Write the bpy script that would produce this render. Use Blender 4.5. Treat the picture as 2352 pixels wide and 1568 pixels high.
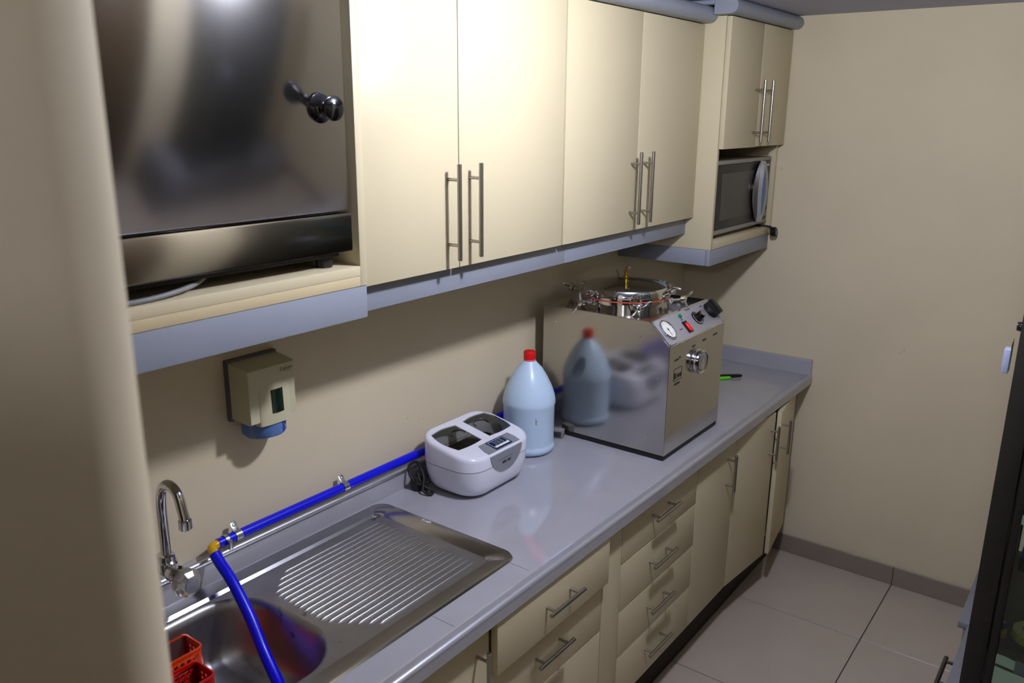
import bpy, bmesh, math, random
from mathutils import Vector, Matrix
random.seed(7)
scene = bpy.context.scene
for o in list(bpy.data.objects): bpy.data.objects.remove(o, do_unlink=True)

# ------------------------------------------------------------------ camera
CAM = Vector((-3.69373, -1.71838, 2.03505)); YAW, PITCH, ROLL, FPX = 0.92779, -0.26817, 0.00755, 1901.47
cd = bpy.data.cameras.new('camera'); cam = bpy.data.objects.new('camera', cd)
scene.collection.objects.link(cam); scene.camera = cam
fw = Vector((math.sin(YAW)*math.cos(PITCH), math.cos(YAW)*math.cos(PITCH), math.sin(PITCH)))
rt = Vector((math.cos(YAW), -math.sin(YAW), 0)); up = rt.cross(fw)
r2 = rt*math.cos(ROLL)+up*math.sin(ROLL); u2 = -rt*math.sin(ROLL)+up*math.cos(ROLL)
M = Matrix((r2, u2, -fw)).transposed().to_4x4(); M.translation = CAM
cam.matrix_world = M
cd.sensor_width = 36.0; cd.lens = 36.0*FPX/2352.0; cd.clip_start = 0.02
cd.dof.use_dof = True; cd.dof.focus_distance = 2.6; cd.dof.aperture_fstop = 5.6

# ------------------------------------------------------------------ world, light, exposure
w = bpy.data.worlds.new('world'); scene.world = w; w.use_nodes = True
w.node_tree.nodes['Background'].inputs[0].default_value = (0.5, 0.52, 0.58, 1)
w.node_tree.nodes['Background'].inputs[1].default_value = 0.05
vs = scene.view_settings; vs.view_transform = 'Standard'; vs.look = 'None'; vs.gamma = 1.0; vs.use_curve_mapping = False
vs.exposure = 0.05
CEIL = 2.44
LAMP1 = (-2.02, -1.12); LAMP2 = (-4.55, -1.85)      # two small ceiling globes light the room (built below)
LAMP_R = 0.05; LAMP_STRENGTH = (640, 260); LAMP_COLOR = (0.87, 0.885, 1.0)

# ------------------------------------------------------------------ materials
def lin(c):
    if isinstance(c, str): c = tuple(int(c[i:i+2], 16)/255 for i in (0, 2, 4))
    return tuple((v/12.92 if v <= 0.04045 else ((v+0.055)/1.055)**2.4) for v in c)
MATS = {}
def mat(name, col, rough=0.5, metal=0.0, nscale=0, namt=0.06, bump=0, bscale=60, stretch=None, coat=0, spec=None, trans=0, ior=1.45, alpha=1, emit=0, aniso=0, blot=None):
    m = bpy.data.materials.new(name); m.use_nodes = True; nt = m.node_tree; b = nt.nodes['Principled BSDF']
    c = lin(col); b.inputs['Base Color'].default_value = (*c, 1); b.inputs['Roughness'].default_value = rough; b.inputs['Metallic'].default_value = metal
    b.inputs['IOR'].default_value = ior; b.inputs['Alpha'].default_value = alpha
    if coat: b.inputs['Coat Weight'].default_value = coat; b.inputs['Coat Roughness'].default_value = 0.08
    if spec is not None: b.inputs['Specular IOR Level'].default_value = spec
    if trans: b.inputs['Transmission Weight'].default_value = trans
    if emit: b.inputs['Emission Color'].default_value = (*c, 1); b.inputs['Emission Strength'].default_value = emit
    if aniso: b.inputs['Anisotropic'].default_value = aniso
    tc = None
    def coords(st):
        nonlocal tc
        if tc is None: tc = nt.nodes.new('ShaderNodeTexCoord')
        mp = nt.nodes.new('ShaderNodeMapping'); nt.links.new(tc.outputs['Object'], mp.inputs[0])
        if st: mp.inputs['Scale'].default_value = st
        return mp.outputs[0]
    if nscale:
        n = nt.nodes.new('ShaderNodeTexNoise'); n.inputs['Scale'].default_value = nscale; n.inputs['Detail'].default_value = 5
        nt.links.new(coords(stretch), n.inputs['Vector'])
        r = nt.nodes.new('ShaderNodeValToRGB'); r.color_ramp.elements[0].position = 0.3; r.color_ramp.elements[1].position = 0.7
        r.color_ramp.elements[0].color = (*[v*(1-namt) for v in c], 1); r.color_ramp.elements[1].color = (*[min(1, v*(1+namt)) for v in c], 1)
        nt.links.new(n.outputs['Fac'], r.inputs[0]); src = r.outputs[0]
        if blot:   # faint scuffs
            n2 = nt.nodes.new('ShaderNodeTexNoise'); n2.inputs['Scale'].default_value = blot[0]; n2.inputs['Detail'].default_value = 8
            nt.links.new(coords(None), n2.inputs['Vector'])
            r2_ = nt.nodes.new('ShaderNodeValToRGB'); r2_.color_ramp.elements[0].position = blot[1]; r2_.color_ramp.elements[1].position = blot[1]+0.06
            mx = nt.nodes.new('ShaderNodeMix'); mx.data_type = 'RGBA'; mx.inputs[7].default_value = (*lin(blot[2]), 1)
            nt.links.new(n2.outputs['Fac'], r2_.inputs[0]); nt.links.new(r2_.outputs[0], mx.inputs[0]); nt.links.new(src, mx.inputs[6]); src = mx.outputs[2]
        nt.links.new(src, b.inputs['Base Color'])
    if bump:
        n = nt.nodes.new('ShaderNodeTexNoise'); n.inputs['Scale'].default_value = bscale; n.inputs['Detail'].default_value = 3
        nt.links.new(coords(stretch), n.inputs['Vector'])
        bp = nt.nodes.new('ShaderNodeBump'); bp.inputs['Strength'].default_value = bump; bp.inputs['Distance'].default_value = 0.002
        nt.links.new(n.outputs['Fac'], bp.inputs['Height']); nt.links.new(bp.outputs[0], b.inputs['Normal'])
    MATS[name] = m; return m
mat('wall_paint', 'D2C6AA', 0.75, nscale=2.5, namt=0.035, bump=0.06, bscale=90, blot=(7, 0.74, 'A8926C'))
mat('ceiling_paint', 'AFB2C6', 0.8, nscale=3, namt=0.03)
mat('floor_tile', 'B4A99C', 0.28, nscale=5, namt=0.04, spec=0.5)
mat('grout', '453D34', 0.85, nscale=40)
mat('baseboard_tile', '877C70', 0.4, nscale=6, namt=0.04)
mat('cream_laminate', 'C7BC9C', 0.42, nscale=3, namt=0.02, bump=0.02, bscale=350, spec=0.45)
mat('cream_edge', 'C4B590', 0.45, nscale=4, namt=0.03)
mat('grey_laminate', '8A909C', 0.42, nscale=6, namt=0.03)
mat('counter_laminate', 'A4A4AC', 0.06, nscale=9, namt=0.03, ior=1.9)
mat('joint_dark', '3A3A40', 0.7)
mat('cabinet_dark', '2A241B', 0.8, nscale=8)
m = mat('steel_satin', 'CACACC', 0.15, 1.0, nscale=3, namt=0.05, bump=0.02, bscale=6, stretch=(1, 1, 0.05), blot=(9, 0.78, '8C8880'), aniso=0.6)
nt_ = m.node_tree; gn = nt_.nodes.new('ShaderNodeNewGeometry'); ad = nt_.nodes.new('ShaderNodeVectorMath'); ad.operation = 'ADD'; ad.inputs[1].default_value = (0, 0, -0.31)   # shading normal tilted down so the flat door misses the lamp's glare
nz = nt_.nodes.new('ShaderNodeVectorMath'); nz.operation = 'NORMALIZE'; bpn = [n_ for n_ in nt_.nodes if n_.type == 'BUMP'][0]
nt_.links.new(gn.outputs['Normal'], ad.inputs[0]); nt_.links.new(ad.outputs[0], nz.inputs[0]); nt_.links.new(nz.outputs[0], bpn.inputs['Normal'])
cx3 = m.node_tree.nodes.new('ShaderNodeCombineXYZ'); cx3.inputs[2].default_value = 1.0; m.node_tree.links.new(cx3.outputs[0], m.node_tree.nodes['Principled BSDF'].inputs['Tangent'])
mat('steel_brushed', 'BAB7B2', 0.13, 1.0, nscale=3, namt=0.06, bump=0.035, bscale=9, stretch=(1, 1, 0.3))
mat('steel_sink', 'A8A8AA', 0.38, 1.0, nscale=12, namt=0.10, bump=0.05, bscale=30, blot=(16, 0.68, '6E6656'))
mat('steel_rim', 'AEAEB0', 0.22, 1.0, nscale=12, namt=0.08)
mat('steel_handle', 'A9A6A0', 0.30, 1.0, nscale=80, namt=0.05, stretch=(1, 1, 0.1))
mat('panel_silver', 'ABABB4', 0.38, 0.35, nscale=20, namt=0.03)
mat('aluminium', 'CFD1D8', 0.42, 1.0, nscale=20, namt=0.03, stretch=(0.1, 1, 1))
mat('edge_highlight', 'B8BAC4', 0.34, 0.6, nscale=9, namt=0.03)  # lighter and part metallic to imitate the lamp's highlight along the rounded edge
mat('chrome', 'D9D9DB', 0.06, 1.0, nscale=20, namt=0.03)
mat('zinc', 'B9BDBF', 0.28, 1.0, nscale=60, namt=0.08)
mat('brass', 'B89C48', 0.22, 1.0, nscale=40, namt=0.1)
mat('yellow_brass', 'E0AE1C', 0.35, 0.3, nscale=40, namt=0.08)
mat('black_plastic', '101113', 0.28, nscale=30, namt=0.1, spec=0.5)
mat('black_rubber', '161616', 0.6, nscale=30, namt=0.1)
mat('black_gloss', '08080A', 0.08, nscale=30, namt=0.1, coat=0.5)
mat('cord_grey', '77787A', 0.5, nscale=30, namt=0.05)
mat('white_plastic', 'DFE1F0', 0.18, nscale=8, namt=0.015, spec=0.5, coat=0.3)
mat('grey_plastic', '80838C', 0.4, nscale=20, namt=0.03)
mat('beige_plastic', 'C2BFA0', 0.35, nscale=10, namt=0.02)
mat('window_green', '14241A', 0.12, nscale=25, namt=0.5, coat=0.4)
mat('dispenser_back', '5F5760', 0.5, nscale=20)
mat('blue_lever', '5878B4', 0.3, nscale=12, namt=0.04)
mat('emblem_blue', '0E2C9C', 0.4, nscale=60, namt=0.2)
mat('print_dark', '2A2A30', 0.6, nscale=50)
mat('print_light', 'C8CCDA', 0.5, nscale=50)
mat('hose_blue', '0206D6', 0.32, nscale=20, namt=0.06, spec=0.5)
mat('red_cap', 'D81414', 0.3, nscale=20, namt=0.04)
mat('red_plastic', 'C01208', 0.25, nscale=20, namt=0.05)
mat('orange_plastic', 'E0400C', 0.25, nscale=20, namt=0.05)
mat('green_plastic', '6EE020', 0.35, nscale=20, namt=0.04)
mat('green_lamp', '0B7A4A', 0.15, nscale=60, namt=0.1)
mat('red_switch', 'E01018', 0.2, nscale=60, namt=0.05, emit=0.08)
mat('gasket_red', 'C4523C', 0.5, nscale=60, namt=0.05)
mat('gauge_face', 'EDEDEA', 0.4, nscale=60, namt=0.01)
mat('lcd_navy', '14244A', 0.15, nscale=60, namt=0.1)
mat('lcd_digit', '8E958C', 0.4, nscale=60)
mat('button_white', 'E8EEEC', 0.35, nscale=60, namt=0.02)
mat('mw_grey', '8A8883', 0.35, 0.2, nscale=30, namt=0.03)
mat('mw_door', '222223', 0.35, nscale=30, namt=0.05)
mat('mw_window', '474541', 0.4, nscale=300, namt=0.15)
mat('mw_handle', 'A3A29E', 0.35, 0.2, nscale=30, namt=0.03)
mat('mw_handle_inner', '4A6AA4', 0.15, 0.2, nscale=30, namt=0.1)
mat('frame_bronze', '2B2926', 0.38, 0.4, nscale=20, namt=0.06)
mat('grey_furniture', '6F7078', 0.5, nscale=8, namt=0.03)
mat('shelf_brown', '4A3B26', 0.5, nscale=20, stretch=(1, 6, 6), namt=0.2)
mat('paper_white', 'C4CAD6', 0.7, nscale=30, namt=0.02)
mat('tape_yellow', 'D6C65A', 0.35, nscale=30, namt=0.05)
mat('tape_core', 'C9C4B0', 0.6, nscale=30, namt=0.05)
mat('lamp_lens', 'FFFFFF', 0.4, emit=6)
mat('lamp_ring', 'D8D8D8', 0.4, nscale=30)
mat('acrylic', 'E6E2D8', 0.12, trans=0.85, ior=1.47, nscale=30, namt=0.03)
mat('pane_glass', 'CFE0DE', 0.02, trans=1.0, ior=1.02, nscale=5, namt=0.01)
mat('smoke_glass', 'A8A79C', 0.04, trans=1.0, ior=1.15, nscale=5, namt=0.02)
mat('tank_steel', '8A8880', 0.35, 0.9, nscale=12, namt=0.08)
mat('tag_plastic', 'A8B2D2', 0.2, trans=0.3, nscale=30, namt=0.03)
mat('yellow_plastic', 'D8A810', 0.35, nscale=30)
mat('purple_plastic', '4A4AA0', 0.35, nscale=30)
mat('box_blue', '2E4C8C', 0.5, nscale=10); mat('box_red', '8C2A2A', 0.5, nscale=10); mat('box_yellow', 'B59A30', 0.5, nscale=10); mat('box_white', 'B8B8BC', 0.6, nscale=10)
def pane_mat(name, tint, refl, rough=0.03):
    m = bpy.data.materials.new(name); m.use_nodes = True; nt = m.node_tree; nt.nodes.clear()
    tr = nt.nodes.new('ShaderNodeBsdfTransparent'); gl = nt.nodes.new('ShaderNodeBsdfGlossy'); gl.inputs['Roughness'].default_value = rough; gl.inputs['Color'].default_value = (0.9, 0.95, 0.95, 1)
    n = nt.nodes.new('ShaderNodeTexNoise'); n.inputs['Scale'].default_value = 4.0
    r = nt.nodes.new('ShaderNodeValToRGB'); r.color_ramp.elements[0].color = (*[v*0.97 for v in tint], 1); r.color_ramp.elements[1].color = (*tint, 1); nt.links.new(n.outputs['Fac'], r.inputs[0]); nt.links.new(r.outputs[0], tr.inputs['Color'])
    fr = nt.nodes.new('ShaderNodeFresnel'); fr.inputs['IOR'].default_value = refl; mx = nt.nodes.new('ShaderNodeMixShader'); out = nt.nodes.new('ShaderNodeOutputMaterial')
    nt.links.new(fr.outputs[0], mx.inputs[0]); nt.links.new(tr.outputs[0], mx.inputs[1]); nt.links.new(gl.outputs[0], mx.inputs[2]); nt.links.new(mx.outputs[0], out.inputs[0]); MATS[name] = m
pane_mat('pane_glass', (0.86, 0.95, 0.95), 1.45); pane_mat('smoke_glass', (0.62, 0.62, 0.58), 1.45)
# jug: milky pale blue HDPE
m = mat('jug_plastic', 'C2DAF2', 0.30, nscale=6, namt=0.02, spec=0.5)
m.node_tree.nodes['Principled BSDF'].inputs['Subsurface Weight'].default_value = 0.25
m.node_tree.nodes['Principled BSDF'].inputs['Subsurface Radius'].default_value = (0.02, 0.03, 0.04)

# ------------------------------------------------------------------ mesh helpers
def rrect(x0, x1, y0, y1, r, n=6):
    pts = []
    for cx, cy, a0 in ((x1-r, y1-r, 0), (x0+r, y1-r, 90), (x0+r, y0+r, 180), (x1-r, y0+r, 270)):
        for i in range(n+1):
            a = math.radians(a0+90*i/n); pts.append((cx+r*math.cos(a), cy+r*math.sin(a)))
    return pts
def smooth_path(ctrl, n=8):
    P = [Vector(p) for p in ctrl]; out = []
    for i in range(len(P)-1):
        p0 = P[max(i-1, 0)]; p1 = P[i]; p2 = P[i+1]; p3 = P[min(i+2, len(P)-1)]
        for k in range(n):
            t = k/n
            out.append(0.5*((2*p1)+(-p0+p2)*t+(2*p0-5*p1+4*p2-p3)*t*t+(-p0+3*p1-3*p2+p3)*t**3))
    out.append(P[-1]); return out
class MB:
    def __init__(s): s.bm = bmesh.new(); s.X = Matrix.Identity(4)
    def frame(s, o, u, v):
        u = Vector(u).normalized(); v = Vector(v).normalized(); n = u.cross(v)
        X = Matrix((u, v, n)).transposed().to_4x4(); X.translation = Vector(o); s.X = X; return s
    def V(s, p): return s.bm.verts.new(s.X @ Vector(p))
    def F(s, vs):
        try: return s.bm.faces.new(vs)
        except ValueError: return None
    def box(s, x0, x1, y0, y1, z0, z1, bev=0, seg=2):
        x0, x1 = sorted((x0, x1)); y0, y1 = sorted((y0, y1)); z0, z1 = sorted((z0, z1))
        v = [s.V((x, y, z)) for z in (z0, z1) for y in (y0, y1) for x in (x0, x1)]
        fs = [s.F([v[i] for i in q]) for q in ((0, 2, 3, 1), (4, 5, 7, 6), (0, 1, 5, 4), (2, 6, 7, 3), (0, 4, 6, 2), (1, 3, 7, 5))]
        if bev:
            es = list({e for f in fs for e in f.edges})
            bmesh.ops.bevel(s.bm, geom=es, offset=bev, segments=seg, affect='EDGES', profile=0.5)
        return s
    def prism(s, pts, z0, z1, bev=0):
        a = [s.V((p[0], p[1], z0)) for p in pts]; b = [s.V((p[0], p[1], z1)) for p in pts]; n = len(pts)
        fs = [s.F(a[::-1]), s.F(b)]
        for i in range(n): s.F([a[i], a[(i+1) % n], b[(i+1) % n], b[i]])
        if bev:
            es = [e for e in fs[1].edges]
            bmesh.ops.bevel(s.bm, geom=es, offset=bev, segments=2, affect='EDGES', profile=0.5)
        return s
    def extr(s, prof, x0, x1):      # profile in (y,z), swept along x
        a = [s.V((x0, p[0], p[1])) for p in prof]; b = [s.V((x1, p[0], p[1])) for p in prof]; n = len(prof)
        s.F(a); s.F(b[::-1])
        for i in range(n): s.F([a[i], b[i], b[(i+1) % n], a[(i+1) % n]])
        return s
    def loft(s, rings, cap0=True, cap1=True, closed=True):
        R = [[s.V(p) for p in r] for r in rings]; n = len(R[0])
        for a, b in zip(R, R[1:]):
            for i in range(n if closed else n-1): s.F([a[i], a[(i+1) % n], b[(i+1) % n], b[i]])
        if cap0: s.F(R[0][::-1])
        if cap1: s.F(R[-1])
        return s
    def lathe(s, prof, c=(0, 0, 0), axis='z', n=32, cap0=True, cap1=True):   # prof: (r, h)
        ax = {'z': lambda r, a, h: (r*math.cos(a), r*math.sin(a), h), 'x': lambda r, a, h: (h, r*math.cos(a), r*math.sin(a)), 'y': lambda r, a, h: (r*math.sin(a), h, r*math.cos(a)), '-y': lambda r, a, h: (r*math.cos(a), -h, r*math.sin(a))}[axis]
        rings = []
        for r, h in prof:
            rings.append([tuple(c[k]+q for k, q in enumerate(ax(max(r, 1e-5), 2*math.pi*i/n, h))) for i in range(n)])
        return s.loft(rings, cap0, cap1)
    def tube(s, path, r, n=12, caps=True):
        P = [Vector(p) for p in path]; rings = []; prev = None
        for i, p in enumerate(P):
            t = (P[min(i+1, len(P)-1)]-P[max(i-1, 0)]).normalized()
            if prev is None:
                ref = Vector((0, 0, 1)) if abs(t.z) < 0.9 else Vector((1, 0, 0)); a = t.cross(ref).normalized()
            else: a = (prev-t*prev.dot(t)).normalized()
            prev = a; b = t.cross(a); rr = r[i] if isinstance(r, (list, tuple)) else r
            rings.append([p+(a*math.cos(2*math.pi*k/n)+b*math.sin(2*math.pi*k/n))*rr for k in range(n)])
        return s.loft(rings, caps, caps)
    def cyl(s, p0, p1, r, n=16): return s.tube([p0, p1], r, n)
    def build(s, name, material, parent=None, smooth=35, mod=None, kind=None, label=None):
        bmesh.ops.recalc_face_normals(s.bm, faces=s.bm.faces)
        me = bpy.data.meshes.new(name); s.bm.to_mesh(me); s.bm.free()
        return link(name, me, material, parent, smooth, kind, label)
def wloc(o):
    v = Vector((0, 0, 0))
    while o: v = v+o.location; o = o.parent
    return v
def link(name, me, material, parent=None, smooth=35, kind=None, label=None):
    co = [v.co for v in me.vertices]
    c = Vector([(min(p[k] for p in co)+max(p[k] for p in co))/2 for k in range(3)])
    me.transform(Matrix.Translation(-c))
    if smooth:
        me.polygons.foreach_set('use_smooth', [True]*len(me.polygons)); me.set_sharp_from_angle(angle=math.radians(smooth))
    o = bpy.data.objects.new(name, me); scene.collection.objects.link(o); me.materials.append(MATS[material])
    o.location = c-(wloc(parent) if parent else Vector((0, 0, 0)))
    if parent: o.parent = parent
    if kind: o['kind'] = kind
    if label: o['label'] = label
    return o
def thing(name, label, cat, loc, group=None):
    o = bpy.data.objects.new(name, None); scene.collection.objects.link(o); o.location = loc; o.empty_display_size = 0.05
    return tag(o, label, cat, group)
def tag(o, label, cat, group=None):
    o['label'] = label; o['category'] = cat
    if group: o['group'] = group
    return o
def struct(o): o['kind'] = 'structure'; return o
def text_mb(mb, s, size, x, y, h=0.0004, shear=0.0, align='LEFT'):
    cu = bpy.data.curves.new('t', 'FONT'); cu.body = s; cu.size = size; cu.shear = shear; cu.align_x = align; cu.extrude = 0
    cu.resolution_u = 2
    ob = bpy.data.objects.new('t', cu); scene.collection.objects.link(ob)
    me = bpy.data.meshes.new_from_object(ob); bpy.data.objects.remove(ob); bpy.data.curves.remove(cu)
    vs_ = [mb.V((v.co.x+x, v.co.y+y, h)) for v in me.vertices]
    for p in me.polygons: mb.F([vs_[i] for i in p.vertices])
    bpy.data.meshes.remove(me); return mb

# ------------------------------------------------------------------ room shell
T = 0.586
fl = struct(MB().box(-5.6, 0.1, -2.85, 0.1, -0.06, -0.004).build('floor', 'grout'))
tile_me = None
xs = [-0.52-T*k for k in range(-1, 9)]; ys = [-1.107+T*k for k in range(-3, 3)]
for x1 in xs:
    for y0 in ys:
        a0, a1, b0, b1 = max(x1-T, -5.5)+0.002, min(x1, 0.0)-0.002, max(y0, -2.75 if x1 <= -1.5 else -2.0)+0.002, min(y0+T, 0.0)-0.002
        if a1-a0 < 0.02 or b1-b0 < 0.02: continue
        MB().box(a0, a1, b0, b1, -0.004, 0.0, 0.0008, 1).build('tile', 'floor_tile', fl)
struct(MB().box(-5.6, 0.1, 0.0, 0.1, -0.06, CEIL).build('wall_back', 'wall_paint'))
struct(MB().box(0.0, 0.1, -2.1, 0.0, -0.06, CEIL).build('wall_right', 'wall_paint'))
struct(MB().box(-5.6, -1.9, -2.85, -2.75, -0.06, CEIL).build('wall_front', 'wall_paint'))
struct(MB().box(-1.9, 0.1, -2.85, -2.0, -0.06, CEIL).build('wall_nib', 'wall_paint'))
struct(MB().box(-5.6, -5.5, -2.75, 0.0, -0.06, CEIL).build('wall_left', 'wall_paint'))
struct(MB().box(-5.6, 0.1, -2.85, 0.1, CEIL, CEIL+0.1).build('ceiling', 'ceiling_paint'))
bb = struct(MB().box(-0.006, -0.0005, -2.0, 0.0, 0.0, 0.085).build('baseboard_right', 'grout'))
for y0 in ys:
    b0, b1 = max(y0, -2.0)+0.001, min(y0+T, 0)-0.001
    if b1-b0 < 0.02: continue
    MB().box(-0.012, -0.006, b0, b1, 0.001, 0.0885, 0.0015, 1).build('tile', 'baseboard_tile', bb)
# wall end that the camera looks past
p = rrect(-3.666, -3.428, -1.257, -0.70, 0.06, 12)
struct(MB().prism(p, 0.0, CEIL).build('wall_pier', 'wall_paint', smooth=50))
struct(MB().box(-4.12, -4.05, -2.749, -0.001, 0.0, 2.15, 0.004).build('light_blocker_wall', 'shelf_brown'))  # unseen dark wall added to keep lamp light off the lower pier

# ceiling globe lamps
for i, (lx, ly) in enumerate((LAMP1, LAMP2)):
    m = bpy.data.materials.new('globe_glow'); m.use_nodes = True; nt = m.node_tree; nt.nodes.clear()
    e = nt.nodes.new('ShaderNodeEmission'); e.inputs[0].default_value = (*LAMP_COLOR, 1); e.inputs[1].default_value = LAMP_STRENGTH[i]
    out = nt.nodes.new('ShaderNodeOutputMaterial'); nt.links.new(e.outputs[0], out.inputs[0]); MATS['globe_glow'] = m
    t = thing('ceiling_lamp', ('small round ceiling lamp above the counter aisle', 'small round ceiling lamp behind the camera')[i], 'ceiling lamp', (lx, ly, CEIL-0.11))
    MB().lathe([(0.0, 0.0), (0.040, 0.0), (0.045, -0.004), (0.045, -0.010), (0.030, -0.012), (0.030, -0.022), (0.0, -0.022)], (lx, ly, CEIL-0.0005), 'z', 32, False, False).build('base', 'lamp_ring', t)
    prof = [(LAMP_R*math.sin(a), -LAMP_R*math.cos(a)) for a in [math.pi*k/16 for k in range(17)]]
    MB().lathe(prof, (lx, ly, CEIL-0.022-LAMP_R*0.9), 'z', 24, False, False).build('globe', 'globe_glow', t, 60)

# ------------------------------------------------------------------ handles
def bar_handle(parent, x, y, z, vert=True, L=0.24, off=0.038, r=0.006, ang=0.0, inset=None):
    """bar handle on a front facing -y at surface y; (x,z) centre of the bar"""
    mb = MB(); ins = L*0.16 if inset is None else inset
    d = Vector((math.sin(ang)*-1, -math.cos(ang), 0)) if ang else Vector((0, -1, 0))
    u = Vector((0, 0, 1)) if vert else Vector((math.cos(ang), -math.sin(ang), 0))
    c = Vector((x, y, z)); bc = c+d*off
    def bevcyl(a, b, rr, n=16):
        a = Vector(a); b = Vector(b); q = (b-a).normalized()
        mb.tube([a, a+q*0.0012, b-q*0.0012, b], [rr*0.8, rr, rr, rr*0.8], n)
    bevcyl(bc-u*L/2, bc+u*L/2, r)
    for s in (-1, 1):
        k = u*(L/2-ins)*s
        mb.cyl(c+k, bc+k, r*0.72, 12)
    return mb.build('handle', 'steel_handle', parent)

# ------------------------------------------------------------------ upper cabinets
YM = -0.33; ZM = 1.6495; ZT = 2.358
# middle: two double-door wall cabinets
mids = [(-2.402, -1.5915, -2.070), (-1.5865, -0.664, -1.137)]
labs = ['cream double-door wall cabinet next to the steel oven', 'cream double-door wall cabinet next to the microwave cabinet']
for i, (a, b, mid) in enumerate(mids):
    t = thing('wall_cabinet', labs[i], 'cabinet', ((a+b)/2, -0.16, ZM), 'wall cabinets over the counter')
    MB().box(a+0.002, b-0.002, YM+0.020, -0.001, ZM+0.02, ZT+0.02, 0.001).build('carcass', 'cream_laminate', t)
    for k, (x0, x1) in enumerate(((a, mid), (mid, b))):
        d = MB().box(x0+0.0015, x1-0.0015, YM, YM+0.018, ZM, ZT, 0.0012).build('door', 'cream_laminate', t)
        bar_handle(d, mid-0.0425 if k == 0 else mid+0.0425, YM, 1.795)
# pelmet under the middle cabinets
pel = thing('pelmet', 'grey recessed pelmet strip under the double-door wall cabinets', 'pelmet', (-1.53, -0.30, 1.58))
for a, b in ((-2.402, -1.532), (-1.530, -0.664)):
    MB().box(a, b, -0.300, -0.282, 1.582, ZM+0.019, 0.002).build('strip', 'grey_laminate', pel)
# left cabinet with the oven
XL0, XL1, YL = -3.30, -2.404, -0.338
t = thing('oven_cabinet', 'open cream wall cabinet holding the steel oven, grey band below', 'cabinet', ((XL0+XL1)/2, -0.17, 1.58))
MB().box(XL1-0.020, XL1, YL, -0.001, 1.656, CEIL-0.06, 0.001).build('side_panel', 'cream_laminate', t)
MB().box(XL0, XL0+0.018, YL, -0.001, 1.656, CEIL-0.06, 0.001).build('side_panel', 'cream_laminate', t)
MB().box(XL0+0.018, XL1-0.020, YL, -0.001, 1.6795, 1.702, 0.0008).build('shelf', 'cream_laminate', t)
MB().box(XL0+0.018, XL1-0.020, YL+0.0005, -0.001, 1.656, 1.679, 0.0008).build('shelf', 'cream_edge', t)
MB().box(XL0, XL1, YL+0.002, YL+0.02, 1.580, 1.6555, 0.0025).build('grey_band', 'grey_laminate', t)
MB().box(XL1-0.018, XL1, YL+0.0205, -0.001, 1.580, 1.6555, 0.0025).build('grey_band', 'grey_laminate', t)
MB().box(XL0+0.018, XL1-0.020, -0.012, -0.001, 1.703, CEIL-0.06).build('back_panel', 'cream_edge', t)
MB().box(XL0, XL1, YL, -0.001, CEIL-0.058, CEIL-0.04, 0.001).build('top_panel', 'cream_laminate', t)
# right cabinet with the microwave
XR, YR, XE = -0.663, -0.411, -0.012
t = thing('microwave_cabinet', 'deep cream corner wall cabinet with an open microwave niche', 'cabinet', ((XR+XE)/2, -0.2, 1.463))
MB().box(XR, XR+0.018, YR, -0.001, 1.527, 2.385, 0.001).build('side_panel', 'cream_laminate', t)
MB().box(XE-0.018, XE, YR, -0.001, 1.527, 2.385, 0.001).build('side_panel', 'cream_laminate', t)
MB().box(XR+0.018, XE-0.018, YR, -0.001, 1.5275, 1.560, 0.001).build('shelf', 'cream_laminate', t)
MB().box(XR+0.018, XE-0.018, YR+0.003, -0.001, 1.912, 1.930, 0.001).build('shelf', 'cream_edge', t)
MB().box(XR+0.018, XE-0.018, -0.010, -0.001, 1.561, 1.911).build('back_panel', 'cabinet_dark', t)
MB().box(XR+0.018, XE-0.018, YR+0.003, -0.001, 2.367, 2.385).build('top_panel', 'cream_laminate', t)
gb = MB().box(XR+0.001, XE-0.02, YR+0.002, YR+0.02, 1.463, 1.5268, 0.002).build('grey_band', 'grey_laminate', t)
MB().box(XR+0.001, XR+0.019, YR+0.0205, -0.001, 1.463, 1.5268, 0.002).build('grey_band', 'grey_laminate', t)
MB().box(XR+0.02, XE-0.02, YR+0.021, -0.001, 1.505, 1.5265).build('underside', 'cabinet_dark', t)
xm = -0.336
for k, (x0, x1, z0) in enumerate(((XR, xm, 1.912), (xm, -0.006, 1.914))):
    d = MB().box(x0+0.0015, x1-0.0015, YR-0.0215, YR-0.002, z0, 2.383, 0.0012).build('door', 'cream_laminate', t)
    bar_handle(d, xm-0.048 if k == 0 else xm+0.040, YR-0.0215, 2.052)
# cornices: rounded grey bullnose along the cabinet tops
def cornice_prof(y0, z0, z1, proj):
    r = (z1-z0)/2; pts = [(y0, z0), (y0-proj+r, z0)]
    for i in range(1, 12):
        a = math.radians(-90-180*i/12); pts.append((y0-proj+r+r*math.cos(a), z0+r+r*math.sin(a)))
    return pts+[(y0-proj+r, z1), (y0, z1)]
def cornice(name, label, x0, x1, yf, z0, z1, proj, ends):
    t = thing(name, label, 'cornice', ((x0+x1)/2, yf, z0))
    MB().extr(cornice_prof(yf+0.05, z0, z1, proj+0.05), x0, x1).build('moulding', 'grey_laminate', t, 50)
    return t
cornice('cornice', 'rounded grey cornice moulding along the double-door wall cabinets', -2.402, XR-0.0015, YM, ZT+0.003, ZT+0.060, 0.048, None)
t = cornice('cornice', 'rounded grey cornice moulding over the microwave cabinet', XR-0.046, -0.003, YR-0.02, 2.3865, CEIL-0.0015, 0.040, None)
MB().box(XR-0.046, XR-0.001, YR+0.031, -0.20, 2.4205, CEIL-0.002, 0.008, 4).build('return_moulding', 'grey_laminate', t)
MB().box(XR, XE, YR+0.03, -0.02, 2.3855, 2.40).build('top_board', 'grey_laminate', t)

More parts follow.
